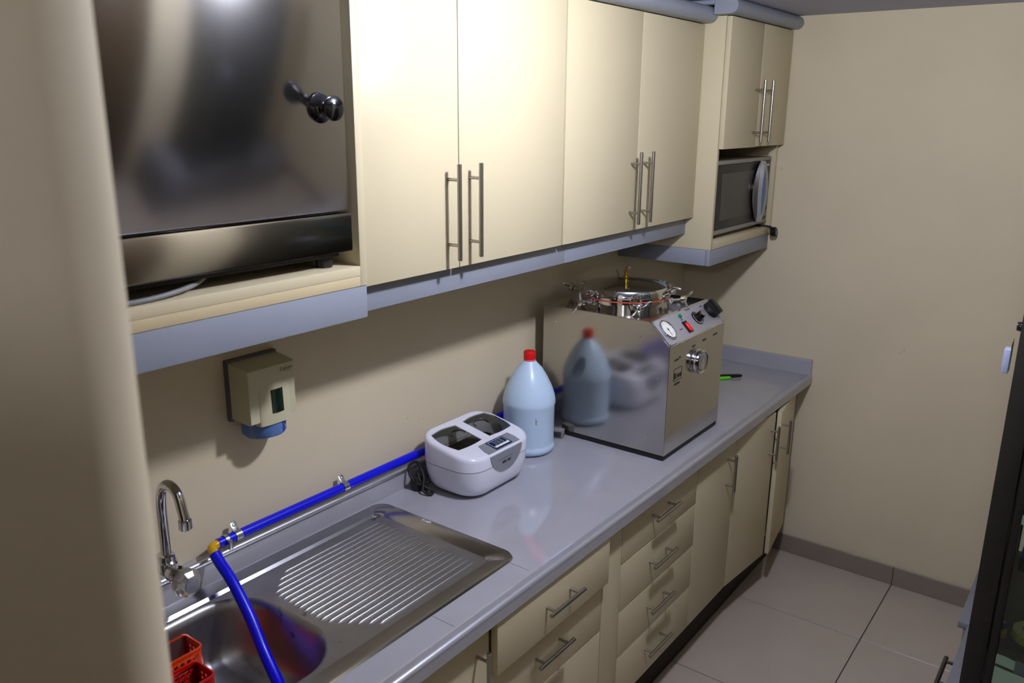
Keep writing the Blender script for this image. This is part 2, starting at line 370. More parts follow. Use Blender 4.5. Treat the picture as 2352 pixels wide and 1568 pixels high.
# ------------------------------------------------------------------ worktop
ZC = 0.90; YC = -0.66; SX0, SX1, SY0, SY1 = -3.30, -2.098, -0.553, -0.032
wt = thing('worktop', 'long glossy blue-grey laminate worktop with rounded front edge', 'worktop', (-1.7, -0.33, 0.86))
mb = MB()
nose = [(-0.53, 0.862), (-0.53, ZC), (-0.622, ZC), (-0.630, ZC+0.0015), (-0.636, ZC+0.0035)]
for i in range(8):
    a = math.radians(90+100*i/7); nose.append((YC+0.012+0.012*math.cos(a), ZC+0.0045-0.012+0.012*math.sin(a)))
nose += [(YC+0.0005, 0.862), (YC+0.004, 0.859), (-0.61, 0.859), (-0.61, 0.862)]
mb.extr(nose, -3.36, -0.001)
mb.box(SX1-0.035, -0.001, -0.53, -0.001, 0.862, ZC)
mb.box(-3.36, SX1-0.035, -0.06, -0.001, 0.862, ZC)
mb.box(-3.36, -3.25, -0.53, -0.06, 0.862, ZC)
mb.build('slab', 'counter_laminate', wt, 40)
fe = MB()
fe.extr([(-0.634, ZC+0.0005), (-0.634, ZC+0.0036)]+[(YC+0.0115+0.0122*math.cos(math.radians(90+80*i/9)), ZC+0.0047-0.012+0.0122*math.sin(math.radians(90+80*i/9))) for i in range(10)]+[(YC+0.005, ZC-0.008), (YC+0.015, ZC-0.004)], -3.36, -0.0012); fe.build('front_edge', 'edge_highlight', wt, 50)
bsp = [(-0.0008, ZC+0.0005), (-0.0008, 0.972), (-0.012, 0.972)]
for i in range(6):
    a = math.radians(90+90*i/5); bsp.append((-0.012+0.009*math.cos(a), 0.963+0.009*math.sin(a)))
bsp += [(-0.021, ZC+0.0005)]
MB().extr(bsp, -3.36, -0.022).build('backsplash', 'counter_laminate', wt, 40)
MB().tube([(-3.36, -0.0215, 0.9640), (-0.03, -0.0215, 0.9640)], 0.0080, 12).build('edge_strip', 'aluminium', wt, 60)
mb = MB(); mb.X = Matrix.Rotation(math.radians(-90), 4, 'Z')   # end splash on the right wall: local y -> world x
ep = [(q[0], q[1]) for q in bsp]
mb2 = MB()
pr_ = [(-0.0135+(q[0]+0.0008), q[1]) for q in bsp]
a = [mb2.V((q[0]+0.0127, -0.001, q[1])) for q in bsp]; b = [mb2.V((q[0]+0.0127-0.0127, YC+0.004, q[1])) for q in bsp]
mb.bm.free()
for v_ in a+b: pass
n = len(bsp)
for v_, q in zip(a, bsp): v_.co.x = q[0]
mb2.F(a); mb2.F(b[::-1])
for i in range(n): mb2.F([a[i], b[i], b[(i+1) % n], a[(i+1) % n]])
mb2.build('end_splash', 'counter_laminate', wt, 40)
MB().box(-2.4435, -2.4425, -0.628, -0.555, ZC-0.001, ZC+0.0003).build('joint', 'joint_dark', wt)
MB().box(-2.1425, -2.1415, -0.615, -0.555, ZC-0.001, ZC+0.0003).build('joint', 'joint_dark', wt)

# ------------------------------------------------------------------ base cabinets
YB = -0.631; ZB = 0.197; ZBT = 0.856
def carcass(t, a, b): MB().box(a+0.001, b-0.001, YB+0.020, -0.002, ZB+0.004, 0.858, 0.0008).build('carcass', 'cream_edge', t)
def front(t, name, x0, x1, z0, z1, y=YB, th=0.018): return MB().box(x0+0.0012, x1-0.0012, y, y+th, z0+0.0015, z1-0.0015, 0.0012).build(name, 'cream_laminate', t)
t = thing('base_cabinet', 'cream base cabinet with a single door under the sink', 'cabinet', (-2.8, -0.3, ZB)); 
MB().box(-3.36, -3.342, YB+0.020, -0.002, ZB+0.004, 0.858).build('side_panel', 'cream_edge', t); MB().box(-2.344, -2.326, YB+0.020, -0.002, ZB+0.004, 0.858).build('side_panel', 'cream_edge', t)
MB().box(-3.341, -2.345, YB+0.020, -0.002, ZB+0.004, ZB+0.022).build('bottom_panel', 'cream_edge', t)
front(t, 'door', -3.36, -2.86, ZB, ZBT); d = front(t, 'door', -2.86, -2.325, ZB, ZBT); bar_handle(d, -2.374, YB, 0.73, L=0.16)
t = thing('drawer_unit', 'cream drawer unit beside the sink with the top drawer pulled out a little', 'drawers', (-2.05, -0.3, ZB)); carcass(t, -2.322, -1.788)
d = front(t, 'drawer', -2.322, -1.788, 0.705, ZBT, YB-0.022, 0.020); bar_handle(d, -2.055, YB-0.022, 0.790, False, L=0.165, off=0.032)
MB().box(-2.30, -1.81, YB-0.002, YB+0.019, 0.72, 0.84).build('drawer_box', 'cream_edge', t)
d = front(t, 'drawer', -2.322, -1.788, 0.535, 0.705); bar_handle(d, -2.070, YB, 0.632, False, L=0.165, off=0.034)
d = front(t, 'drawer', -2.322, -1.788, ZB, 0.535); bar_handle(d, -2.070, YB, 0.475, False, L=0.165, off=0.034)
f = MB().box(-1.7865, -1.678, YB, YB+0.018, ZB, ZBT, 0.001).build('filler_panel', 'cream_laminate')
tag(f, 'narrow plain cream filler panel between the two drawer units', 'panel')
t = thing('drawer_unit', 'cream unit of four equal drawers in the middle of the run', 'drawers', (-1.41, -0.3, ZB)); carcass(t, -1.676, -1.142)
zz = [ZB, 0.370, 0.536, 0.702, ZBT]
for k in range(4):
    d = front(t, 'drawer', -1.676, -1.142, zz[k], zz[k+1]); bar_handle(d, -1.427, YB, (0.297, 0.460, 0.627, 0.795)[k], False, L=0.166, off=0.034)
t = thing('base_cabinet', 'cream single-door base cabinet right of the four drawers', 'cabinet', (-0.97, -0.3, ZB)); carcass(t, -1.140, -0.796)
d = front(t, 'door', -1.140, -0.796, ZB, ZBT); bar_handle(d, -0.872, YB, 0.727, True, L=0.150, off=0.034)
t = thing('base_cabinet', 'cream double-door corner base cabinet with both doors slightly ajar', 'cabinet', (-0.45, -0.3, ZB)); carcass(t, -0.794, -0.11)
def ajar(t, hx, fx, out, z0, z1):
    """door hinged at hx whose free edge stands at fx, 'out' in front of the carcass"""
    w_ = fx-hx; a = math.atan2(-out, w_); L = math.hypot(w_, out)
    mb = MB(); mb.X = Matrix.Translation((hx, YB, 0)) @ Matrix.Rotation(a, 4, 'Z')
    if w_ > 0: mb.box(0.001, L, 0.0, 0.018, z0, z1, 0.0012)
    else:
        mb.X = Matrix.Translation((hx, YB, 0)) @ Matrix.Rotation(math.atan2(out, -w_), 4, 'Z'); mb.box(-L, -0.001, 0.0, 0.018, z0, z1, 0.0012)
    return mb.build('door', 'cream_laminate', t)
d = ajar(t, -0.794, -0.453, 0.030, ZB, ZBT-0.004); bar_handle(d, -0.492, YB-0.026, 0.733, True, L=0.150, off=0.034)
d = ajar(t, -0.115, -0.436, 0.048, ZB, ZBT-0.004); bar_handle(d, -0.405, YB-0.044, 0.738, True, L=0.150, off=0.034)
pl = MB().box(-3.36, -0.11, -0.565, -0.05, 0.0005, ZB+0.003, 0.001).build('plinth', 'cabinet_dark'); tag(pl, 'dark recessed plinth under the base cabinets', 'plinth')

# ------------------------------------------------------------------ sink
sk = thing('sink', 'inset stainless steel sink with ribbed drainboard and one bowl', 'sink', (-2.6, -0.3, 0.74))
N = 10
outer = rrect(SX0, SX1, SY0, SY1, 0.045, N); inner = rrect(SX0+0.04, SX1-0.052, SY0+0.045, SY1-0.045, 0.03, N); inner2 = rrect(SX0+0.046, SX1-0.060, SY0+0.052, SY1-0.052, 0.026, N)
outer1 = rrect(SX0+0.004, SX1-0.004, SY0+0.004, SY1-0.004, 0.041, N); outer2 = rrect(SX0+0.012, SX1-0.012, SY0+0.012, SY1-0.012, 0.036, N)
mb = MB()
mb.loft([[(*q, ZC+0.0002) for q in outer], [(*q, ZC+0.0050) for q in outer1], [(*q, ZC+0.0042) for q in outer2], [(*q, ZC+0.0042) for q in inner], [(*q, ZC-0.0025) for q in inner2]], False, False)
mb.build('rim', 'steel_rim', sk, 40)
BX0, BX1, BY0, BY1 = -3.06, -2.632, -0.490, -0.092
bowl = rrect(BX0, BX1, BY0, BY1, 0.125, 14)
def shrink(d, r): return rrect(BX0+d, BX1-d, BY0+d, BY1-d, r, 14)
mb = MB()
vo = [mb.V((*q, ZC-0.0025)) for q in inner2]; vi = [mb.V((*q, ZC-0.0025)) for q in bowl]
es = []
for L_ in (vo, vi):
    for i in range(len(L_)): es.append(mb.bm.edges.new((L_[i], L_[(i+1) % len(L_)])))
bmesh.ops.triangle_fill(mb.bm, use_beauty=True, use_dissolve=False, edges=es)
mb.build('drainboard', 'steel_sink', sk, 40)
mb = MB(); rings = [[(*q, ZC-0.0025) for q in bowl]]
for d, z, r in ((0.004, 0.8955, 0.122), (0.009, 0.890, 0.118), (0.013, 0.875, 0.114), (0.022, 0.80, 0.106), (0.028, 0.772, 0.10), (0.040, 0.757, 0.09), (0.058, 0.748, 0.075), (0.09, 0.745, 0.06), (0.14, 0.743, 0.03)):
    rings.append([(*q, z) for q in shrink(d, r)])
mb.loft(rings, False, True); mb.build('bowl', 'steel_sink', sk, 60)
cx, cy = (BX0+BX1)/2, (BY0+BY1)/2
MB().lathe([(0.0, 0.7445), (0.018, 0.7445), (0.02, 0.747), (0.04, 0.7475), (0.044, 0.7450)], (cx, cy, 0), 'z', 28, False, False).build('drain', 'chrome', sk)
nr = 19
for k in range(nr):
    f_ = k/(nr-1); y = -0.120-f_*(0.475-0.120)
    if y > -0.2: xl = -2.535-0.075*min(1, (-0.115-y)/0.07)
    elif y > -0.36: xl = -2.612
    else: xl = -2.612+0.075*((-0.36-y)/0.115)**1.3
    if f_ < 0.04: xl = -2.53
    xr = -2.186-0.006*f_
    zb = ZC-0.0026; w2 = 0.0052; h = 0.0042
    rings = []
    for x, s_ in ((xl, 0.05), (xl+0.006, 0.75), (xl+0.014, 1), (xr-0.014, 1), (xr-0.006, 0.75), (xr, 0.05)):
        rings.append([(x, y+w2*math.cos(a_)*(0.5+0.5*s_), zb+h*math.sin(a_)*s_) for a_ in [math.pi*i/6 for i in range(7)]])
    MB().loft(rings, True, True, True).build('rib', 'steel_sink', sk, 60)
mb = MB().frame((-2.116, -0.215, ZC+0.0043), (0, -1, 0), (1, 0, 0)); [mb.box(q, q+0.003, 0, h_, 0, 0.0004) for q, h_ in ((0, 0.010), (0.007, 0.005), (0.013, 0.006), (0.018, 0.007), (0.022, 0.011), (0.028, 0.008))]; mb.build('stamp', 'print_light', sk, 0)

# ------------------------------------------------------------------ tap
t = thing('tap', 'chrome swan-neck wall tap with a clear round knob over the sink', 'tap', (-2.80, -0.03, 0.98))
TX = -2.802
MB().lathe([(0.030, 0.0), (0.030, 0.006), (0.022, 0.010), (0.018, 0.02), (0.018, 0.055), (0.021, 0.058), (0.021, 0.075), (0.013, 0.078), (0.013, 0.088), (0.0, 0.088)], (TX, -0.0215, 1.012), '-y', 24, True, False).build('valve_body', 'chrome', t)
MB().lathe([(0.0, 0), (0.022, 0), (0.0225, 0.004), (0.0225, 0.022), (0.019, 0.026), (0.0185, 0.038), (0.0125, 0.042)], (TX, -0.060, 1.012), 'z', 24, False, True).build('collar', 'chrome', t)
path = smooth_path([(TX, -0.060, 1.045), (TX-0.001, -0.062, 1.12), (TX-0.002, -0.066, 1.185), (TX-0.003, -0.082, 1.226), (TX-0.003, -0.112, 1.240), (TX-0.004, -0.143, 1.226), (TX-0.004, -0.156, 1.19), (TX-0.004, -0.160, 1.172)], 8)
MB().tube(path, 0.0115, 18).build('spout', 'chrome', t, 60)
MB().lathe([(0.0, 0), (0.0125, 0), (0.0145, 0.002), (0.0145, 0.022), (0.012, 0.024)], (TX-0.004, -0.161, 1.150), 'z', 20, False, True).build('aerator', 'chrome', t)
prof = [(0.012, 0.0), (0.024, 0.004), (0.032, 0.014), (0.034, 0.026), (0.031, 0.038), (0.022, 0.046), (0.017, 0.047)]
kb = MB().lathe(prof, (TX, -0.108, 1.006), '-y', 10, True, True).build('knob', 'acrylic', t, 20)
MB().lathe([(0.0, 0.0), (0.0175, 0.0), (0.0175, 0.003), (0.0, 0.005)], (TX, -0.1551, 1.006), '-y', 20, False, False).build('cap', 'grey_plastic', kb)

# ------------------------------------------------------------------ blue water pipe along the wall
t = thing('water_hose', 'bright blue plastic water hose along the wall and hanging into the sink', 'hose', (-2.0, -0.035, 1.0))
HZ = 1.004; HY = -0.0345
MB().tube([(-2.655, HY, HZ), (-2.2, HY, HZ), (-1.7, HY, HZ), (-1.30, HY, HZ)], 0.0128, 18).build('pipe', 'hose_blue', t)
el = smooth_path([(-2.648, HY, HZ), (-2.664, HY-0.001, HZ), (-2.674, HY-0.006, HZ-0.001), (-2.678, HY-0.018, HZ-0.005), (-2.679, HY-0.03, HZ-0.012)], 5)
MB().tube(el, 0.0112, 14).build('elbow', 'yellow_brass', t, 60)
hp = smooth_path([(-2.679, HY-0.022, HZ-0.008), (-2.680, -0.080, 0.978), (-2.683, -0.130, 0.945), (-2.692, -0.200, 0.888), (-2.705, -0.265, 0.825), (-2.722, -0.335, 0.782), (-2.745, -0.385, 0.772), (-2.80, -0.42, 0.768)], 8)
MB().tube(hp, 0.0136, 18).build('hose', 'hose_blue', t, 60)
MB().lathe([(0.0142, 0.0), (0.0152, 0.0), (0.0152, 0.010), (0.0142, 0.010)], (-2.637, HY, HZ), 'x', 20, False, False).build('hose_clamp', 'zinc', t)
MB().box(-2.637, -2.627, HY-0.024, HY-0.014, HZ-0.018, HZ+0.008, 0.002).build('clamp_screw', 'zinc', t)
for i, x in enumerate((-2.598, -2.240)):
    c = thing('pipe_clip', ('shiny metal pipe clip with a screw next to the brass elbow', 'shiny metal pipe clip halfway along the blue wall pipe')[i], 'clip', (x, -0.02, HZ), 'pipe clips on the wall')
    rings = []
    mb = MB()
    for x0_, x1_ in ((x-0.009, x-0.0045), (x-0.003, x+0.003), (x+0.0045, x+0.009)):
        mb.lathe([(0.0131, x0_-x), (0.0146, x0_-x), (0.0146, x1_-x), (0.0131, x1_-x), (0.0131, x0_-x)], (x, HY, HZ), 'x', 20, False, False)
    mb.lathe([(0.0130, -0.009), (0.0138, -0.009), (0.0138, 0.009), (0.0130, 0.009), (0.013, -0.009)], (x, HY, HZ), 'x', 20, False, False)
    mb.build('saddle', 'zinc', c)
    mb = MB().frame((x, HY+0.004, HZ+0.0125), (1, 0, 0), (0, 0.62, 0.785)); mb.box(-0.0085, 0.0085, 0.0, 0.022, -0.0012, 0.0012, 0.0008); mb.build('flange', 'zinc', c)
    mb = MB().frame((x, HY+0.004, HZ+0.0125), (1, 0, 0), (0, 0.62, 0.785)); mb.lathe([(0.0, 0.0045), (0.003, 0.004), (0.005, 0.0012)], (0, 0.014, 0), 'z', 14, False, False); mb.build('screw', 'zinc', c)

# ------------------------------------------------------------------ plastic baskets in the bowl
def holed_panel(mb, o, u, v, wid, hei, nx, nz, margin_x, z_lo, z_hi, hole):
    """sheet in (u,v) with octagonal holes"""
    X = lambda a, b: Vector(o)+Vector(u)*a+Vector(v)*b
    cw = (wid-2*margin_x)/nx; ch = (z_hi-z_lo)/nz
    V = lambda a, b: mb.bm.verts.new(X(a, b))
    def quad(a0, a1, b0, b1): mb.F([V(a0, b0), V(a1, b0), V(a1, b1), V(a0, b1)])
    quad(0, wid, 0, z_lo); quad(0, wid, z_hi, hei); quad(0, margin_x, z_lo, z_hi); quad(wid-margin_x, wid, z_lo, z_hi)
    for i in range(nx):
        for j in range(nz):
            a0 = margin_x+i*cw; b0 = z_lo+j*ch; ca, cb = a0+cw/2, b0+ch/2
            out = [(a0+cw, cb), (a0+cw, b0+ch), (ca, b0+ch), (a0, b0+ch), (a0, cb), (a0, b0), (ca, b0), (a0+cw, b0)]
            inn = [(ca+hole*math.cos(math.radians(45*k)), cb+hole*math.sin(math.radians(45*k))) for k in range(8)]
            vo_ = [V(*q) for q in out]; vi_ = [V(*q) for q in inn]
            for k in range(8): mb.F([vo_[k], vo_[(k+1) % 8], vi_[(k+1) % 8], vi_[k]])
def basket(label, material, x0, x1, y0, y1, z0, z1):
    t = thing('basket', label, 'basket', ((x0+x1)/2, (y0+y1)/2, z0), 'plastic baskets in the sink')
    H = z1-z0; mb = MB(); tp = 0.0
    holed_panel(mb, (x0, y0, z0), (1, 0, 0), (0, 0, 1), x1-x0, H, 9, 6, 0.014, 0.010, H-0.014, 0.0045)
    holed_panel(mb, (x0, y1, z0), (1, 0, 0), (0, 0, 1), x1-x0, H, 9, 6, 0.014, 0.010, H-0.014, 0.0045)
    holed_panel(mb, (x0, y0, z0), (0, 1, 0), (0, 0, 1), y1-y0, H, 3, 6, 0.014, 0.010, H-0.014, 0.0045)
    holed_panel(mb, (x1, y0, z0), (0, 1, 0), (0, 0, 1), y1-y0, H, 3, 6, 0.014, 0.010, H-0.014, 0.0045)
    mb.F([mb.V(q) for q in ((x0, y0, z0), (x1, y0, z0), (x1, y1, z0), (x0, y1, z0))])
    bmesh.ops.remove_doubles(mb.bm, verts=mb.bm.verts, dist=0.0004)
    vert = [e for e in mb.bm.edges if abs(e.verts[0].co.x-e.verts[1].co.x) < 1e-5 and abs(e.verts[0].co.y-e.verts[1].co.y) < 1e-5 and min(abs(e.verts[0].co.x-x0), abs(e.verts[0].co.x-x1)) < 1e-5 and min(abs(e.verts[0].co.y-y0), abs(e.verts[0].co.y-y1)) < 1e-5]
    bmesh.ops.bevel(mb.bm, geom=vert, offset=0.011, segments=4, affect='EDGES', profile=0.5)
    o = mb.build('body', material, t, 40); md = o.modifiers.new('thickness', 'SOLIDIFY'); md.thickness = 0.0018; md.offset = 0
    ring = rrect(x0, x1, y0, y1, 0.0115, 5)
    MB().loft([[(*q, z1-0.004) for q in rrect(x0-0.003, x1+0.003, y0-0.003, y1+0.003, 0.0135, 5)], [(*q, z1+0.0012) for q in rrect(x0-0.003, x1+0.003, y0-0.003, y1+0.003, 0.0135, 5)], [(*q, z1+0.0012) for q in rrect(x0+0.001, x1-0.001, y0+0.001, y1-0.001, 0.011, 5)], [(*q, z1-0.004) for q in rrect(x0+0.001, x1-0.001, y0+0.001, y1-0.001, 0.011, 5)]], False, False).build('rim', material, t, 40)
    return t
basket('orange perforated plastic basket at the back of the sink bowl', 'orange_plastic', -2.975, -2.806, -0.178, -0.106, 0.762, 0.862)
basket('red perforated plastic basket in front of the orange one', 'red_plastic', -2.990, -2.836, -0.270, -0.196, 0.748, 0.848)

# ------------------------------------------------------------------ soap dispenser
DX0, DX1, DZ0, DZ1, DY = -2.571, -2.429, 1.300, 1.446, -0.088
t = thing('soap_dispenser', 'beige wall soap dispenser with dark window and blue push lever', 'dispenser', ((DX0+DX1)/2, -0.001, DZ0))
MB().box(DX0-0.004, DX1+0.002, -0.016, -0.0008, DZ0-0.004, DZ1+0.006, 0.002).build('back_plate', 'dispenser_back', t)
mb = MB()
r0 = [(DX0, -0.0165), (DX1, -0.0165)]
def drect(dx, dzb, dzt, y): return [(DX0+dx, y, DZ0+dzb), (DX1-dx, y, DZ0+dzb), (DX1-dx, y, DZ1-dzt), (DX0+dx, y, DZ1-dzt)]
mb.loft([drect(0, 0.004, 0.0, -0.0165), drect(0, 0.002, 0.002, -0.03), drect(0.001, 0.0, 0.008, DY+0.004), drect(0.0035, 0.002, 0.011, DY)], True, True)
es = [e for e in mb.bm.edges if e.calc_length() > 0.0]
bmesh.ops.bevel(mb.bm, geom=[e for e in mb.bm.edges if len(e.link_faces) == 2 and e.calc_face_angle(0) > 0.9], offset=0.003, segments=2, affect='EDGES')
cv = mb.build('cover', 'beige_plastic', t, 40)
# raised curved centre section
cxm = (DX0+DX1)/2+0.004; mb = MB(); rings = []
for z, k in ((DZ0-0.010, 1.0), (DZ0+0.02, 1.0), (DZ0+0.070, 0.72), (DZ0+0.088, 0.50), (DZ0+0.098, -0.15)):
    rings.append([(cxm+0.046*math.sin(a), DY-0.008*k*math.cos(a)**1.0+0.0005, z) for a in [math.radians(-90+180*i/10) for i in range(11)]]+[(cxm+0.046, DY+0.02, z), (cxm-0.046, DY+0.02, z)])
mb.loft(rings); mb.build('centre_panel', 'beige_plastic', t, 50)
mb = MB(); rings = []
for z, k in ((DZ0+0.018, 1.0), (DZ0+0.078, 0.80)):
    rings.append([(cxm+0.004+0.0175*s, DY-0.0095*k+0.002*abs(s)**2, z) for s in [-1, -0.5, 0, 0.5, 1]]+[(cxm+0.004+0.0175, DY+0.002, z), (cxm+0.004-0.0175, DY+0.002, z)])
mb.loft(rings); mb.build('window', 'window_green', t, 50)
mb = MB(); rings = []
for z, k in ((DZ0-0.046, 0.93), (DZ0-0.040, 1.0), (DZ0-0.004, 1.0), (DZ0-0.001, 0.98)):
    rings.append([(cxm+0.052*k*math.sin(a), -0.040-0.052*k*math.cos(a), z+0.004*(1-math.cos(a))*(-1 if z < DZ0-0.03 else 0)) for a in [math.radians(-90+180*i/16) for i in range(17)]]+[(cxm+0.052*k, -0.0170, z), (cxm-0.052*k, -0.0170, z)])
mb.loft(rings); lv = mb.build('push_lever', 'blue_lever', t, 50)
a_ = math.radians(32); ox = cxm+0.052*math.sin(a_); oy = -0.040-0.052*math.cos(a_)-0.0006
fr = lambda: MB().frame((ox, oy, DZ0-0.026), (math.cos(a_), math.sin(a_)*-1*-1, 0), (0, 0, 1))
mb = fr()
for q in ((-0.009, -0.003, 0.006, 0.012), (0.001, 0.008, 0.002, 0.013), (-0.008, -0.001, -0.001, 0.003)): mb.box(q[0], q[1], q[2], q[3], 0, 0.0006)
mb.prism([(0.006*math.cos(math.radians(30*i))-0.003, 0.006*math.sin(math.radians(30*i))-0.008) for i in range(12)], 0, 0.0006)
mb.box(0.0085, 0.0092, -0.014, 0.013, 0, 0.0005); mb.box(-0.0095, 0.0092, 0.0125, 0.0132, 0, 0.0005); mb.box(-0.0098, -0.0091, -0.016, 0.013, 0, 0.0005)
mb.build('emblem', 'emblem_blue', lv, 0)
mb = MB().frame((-2.476, DY-0.0004, 1.4185), (1, 0, 0), (0, 0, 1)); text_mb(mb, 'Luxor', 0.0145, 0, 0, 0.0003, 0.35)
mb.box(0.012, 0.034, -0.0036, -0.0030, 0, 0.0003); mb.box(0.016, 0.030, 0.0118, 0.0123, 0, 0.0003); mb.box(0.034, 0.041, 0.0035, 0.0042, 0, 0.0003)
mb.build('logo', 'print_dark', cv, 0)

# ------------------------------------------------------------------ ultrasonic cleaner
UX, UY = -1.800, -0.163; HX, HYY = 0.161, 0.114
t = thing('ultrasonic_cleaner', 'white ultrasonic cleaner with smoked lid windows and grey control panel', 'cleaner', (UX, UY, ZC))
topz = lambda y: 1.035+(y+0.277)*0.19
def uring(k, z, r=0.055, dz=0.0, flat=True, n=8):
    pts = rrect(UX-HX*k, UX+HX*k, UY-HYY*k, UY+HYY*k, r, n)
    return [(x, y, (z if flat else topz(y)+dz-0.0*(x-UX)**2)) for x, y in pts]
mb = MB()
rg = [uring(0.70, ZC+0.005, 0.055), uring(0.80, ZC+0.007, 0.06), uring(0.885, ZC+0.017, 0.068), uring(0.945, ZC+0.036, 0.07), uring(0.982, ZC+0.066, 0.07), uring(1.0, ZC+0.0975, 0.07)]
mb.loft(rg, True, False); mb.build('body', 'white_plastic', t, 60)
tk = rrect(UX-0.132, UX+0.138, UY-0.052, UY+0.090, 0.03, 6)
MB().loft([[(*q, ZC+0.105) for q in tk], [(*q, ZC+0.045) for q in tk]], False, True).build('tank', 'tank_steel', t, 40)
mb = MB()
rg = [uring(1.0, ZC+0.099, 0.07), uring(0.998, 0, 0.07, -0.012, False), uring(0.988, 0, 0.068, -0.004, False), uring(0.968, 0, 0.066, 0.0, False), uring(0.93, 0, 0.063, 0.003, False), uring(0.90, 0, 0.061, 0.0035, False)]
zt_ = lambda y: topz(y)+0.0035
def pane_pts(x0, x1, y0, y1, side, g=0.0):
    pts = []
    for i in range(6): f_ = i/6; pts.append((x0+(x1-x0)*f_, y0-0.004*math.sin(math.pi*f_)))
    for i in range(6): f_ = i/6; pts.append((x1+(0.014*math.sin(math.pi*f_) if side > 0 else 0), y0+(y1-y0)*f_))
    for i in range(6): f_ = i/6; pts.append((x1+(x0-x1)*f_, y1+0.008*math.sin(math.pi*f_)))
    for i in range(6): f_ = i/6; pts.append((x0-(0.014*math.sin(math.pi*f_) if side < 0 else 0), y1+(y0-y1)*f_))
    return pts
WINS = [pane_pts(UX-0.128, UX-0.016, UY-0.034, UY+0.078, -1), pane_pts(UX+0.022, UX+0.134, UY-0.034, UY+0.078, 1)]
mb.loft(rg, False, False); es = [e for e in mb.bm.edges if len(e.link_faces) == 1 and all(abs(v.co.z-zt_(v.co.y)) < 1e-4 for v in e.verts)]
for pts_ in WINS:
    vt_ = [mb.V((x, y, zt_(y))) for x, y in pts_]; vb_ = [mb.V((x, y, zt_(y)-0.005)) for x, y in pts_]
    for i in range(len(vt_)): es.append(mb.bm.edges.new((vt_[i], vt_[(i+1) % len(vt_)])))
    for i in range(len(vt_)): mb.F([vt_[i], vt_[(i+1) % len(vt_)], vb_[(i+1) % len(vt_)], vb_[i]])
bmesh.ops.triangle_fill(mb.bm, use_beauty=True, use_dissolve=False, edges=es)
lid = mb.build('lid', 'white_plastic', t, 60)
MB().box(UX-0.10, UX+0.10, UY-0.07, UY+0.07, ZC+0.0005, ZC+0.007, 0.002).build('foot', 'black_rubber', t)
for pts_ in WINS:
    mb = MB(); c_ = Vector((sum(p_[0] for p_ in pts_)/len(pts_), sum(p_[1] for p_ in pts_)/len(pts_), 0))
    lo = [(x, y, zt_(y)-0.002) for x, y in pts_]; mid_ = [(c_.x+(x-c_.x)*0.55, c_.y+(y-c_.y)*0.55, zt_(c_.y+(y-c_.y)*0.55)+0.001) for x, y in pts_]
    mb.loft([lo, mid_], False, True); mb.build('window', 'smoke_glass', lid, 60)
    mb = MB(); x0_ = c_.x-0.04
    for q in range(9): mb.cyl((x0_+q*0.010, UY-0.04, ZC+0.050), (x0_+q*0.010, UY+0.08, ZC+0.050), 0.0012, 6)
    for q in range(9): mb.cyl((c_.x-0.055, UY-0.035+q*0.012, ZC+0.0515), (c_.x+0.055, UY-0.035+q*0.012, ZC+0.0515), 0.0012, 6)
    mb.build('wire_basket', 'zinc', t, 60)['kind'] = 'stuff'
# inner handle bumps seen under the panes
for s in (-1, 1):
    cx_ = UX+0.003+0.058*s
    pth = smooth_path([(cx_-0.026, UY+0.030, zt_(UY+0.03)+0.0016), (cx_-0.022, UY+0.046, zt_(UY+0.046)+0.0018), (cx_+0.004, UY+0.053, zt_(UY+0.053)+0.0018), (cx_+0.026, UY+0.042, zt_(UY+0.042)+0.0018), (cx_+0.030, UY+0.026, zt_(UY+0.026)+0.0016)], 5)
    MB().tube(pth, 0.0016, 6).build('window_grip', 'black_gloss', lid, 60)
fo = (UX+0.005, -0.2730, topz(-0.2730)+0.0030); sv = (0, 0.982, 0.187)
cp = MB().frame(fo, (1, 0, 0), sv).prism([(-0.078, 0.003), (0.078, 0.003), (0.083, 0.030), (0.080, 0.056), (-0.066, 0.056), (-0.078, 0.022)], -0.004, 0.0014).build('control_panel', 'grey_plastic', t, 0)
tongue = []
for i in range(15):
    a = math.radians(180+180*i/14); tongue.append((0.079*math.cos(a), 0.064*math.sin(a)))
MB().frame((UX+0.005, -0.2776, 1.0325), (1, 0, 0), (0, 0, 1)).prism(tongue, -0.003, 0.0015).build('front_tongue', 'grey_plastic', t, 0)
mb = MB().frame((UX+0.005, -0.2776, 1.0325), (1, 0, 0), (0, 0, 1)); mb.box(-0.022, -0.002, -0.038, -0.031, 0.0015, 0.0022); mb.box(0.004, 0.020, -0.038, -0.031, 0.0015, 0.0022)
text_mb(mb, 'Digital Ultrasonic Cleaner', 0.0066, -0.040, -0.024, 0.0017); mb.build('print', 'print_dark', t, 0)
ds = MB().frame(fo, (1, 0, 0), sv).prism(rrect(-0.036, 0.046, 0.006, 0.053, 0.003), 0.0014, 0.0024).build('display', 'lcd_navy', cp, 0)
mb = MB().frame(fo, (1, 0, 0), sv)
for q in ((-0.031, -0.0295, 0.012, 0.048), (-0.031, 0.041, 0.0475, 0.049), (0.0395, 0.041, 0.012, 0.048)): mb.box(q[0], q[1], q[2], q[3], 0.0024, 0.0027)
mb.build('display_border', 'print_light', cp, 0)
mb = MB().frame(fo, (1, 0, 0), sv)
SEG = {'3': 'abgcd', '8': 'abcdefg'}
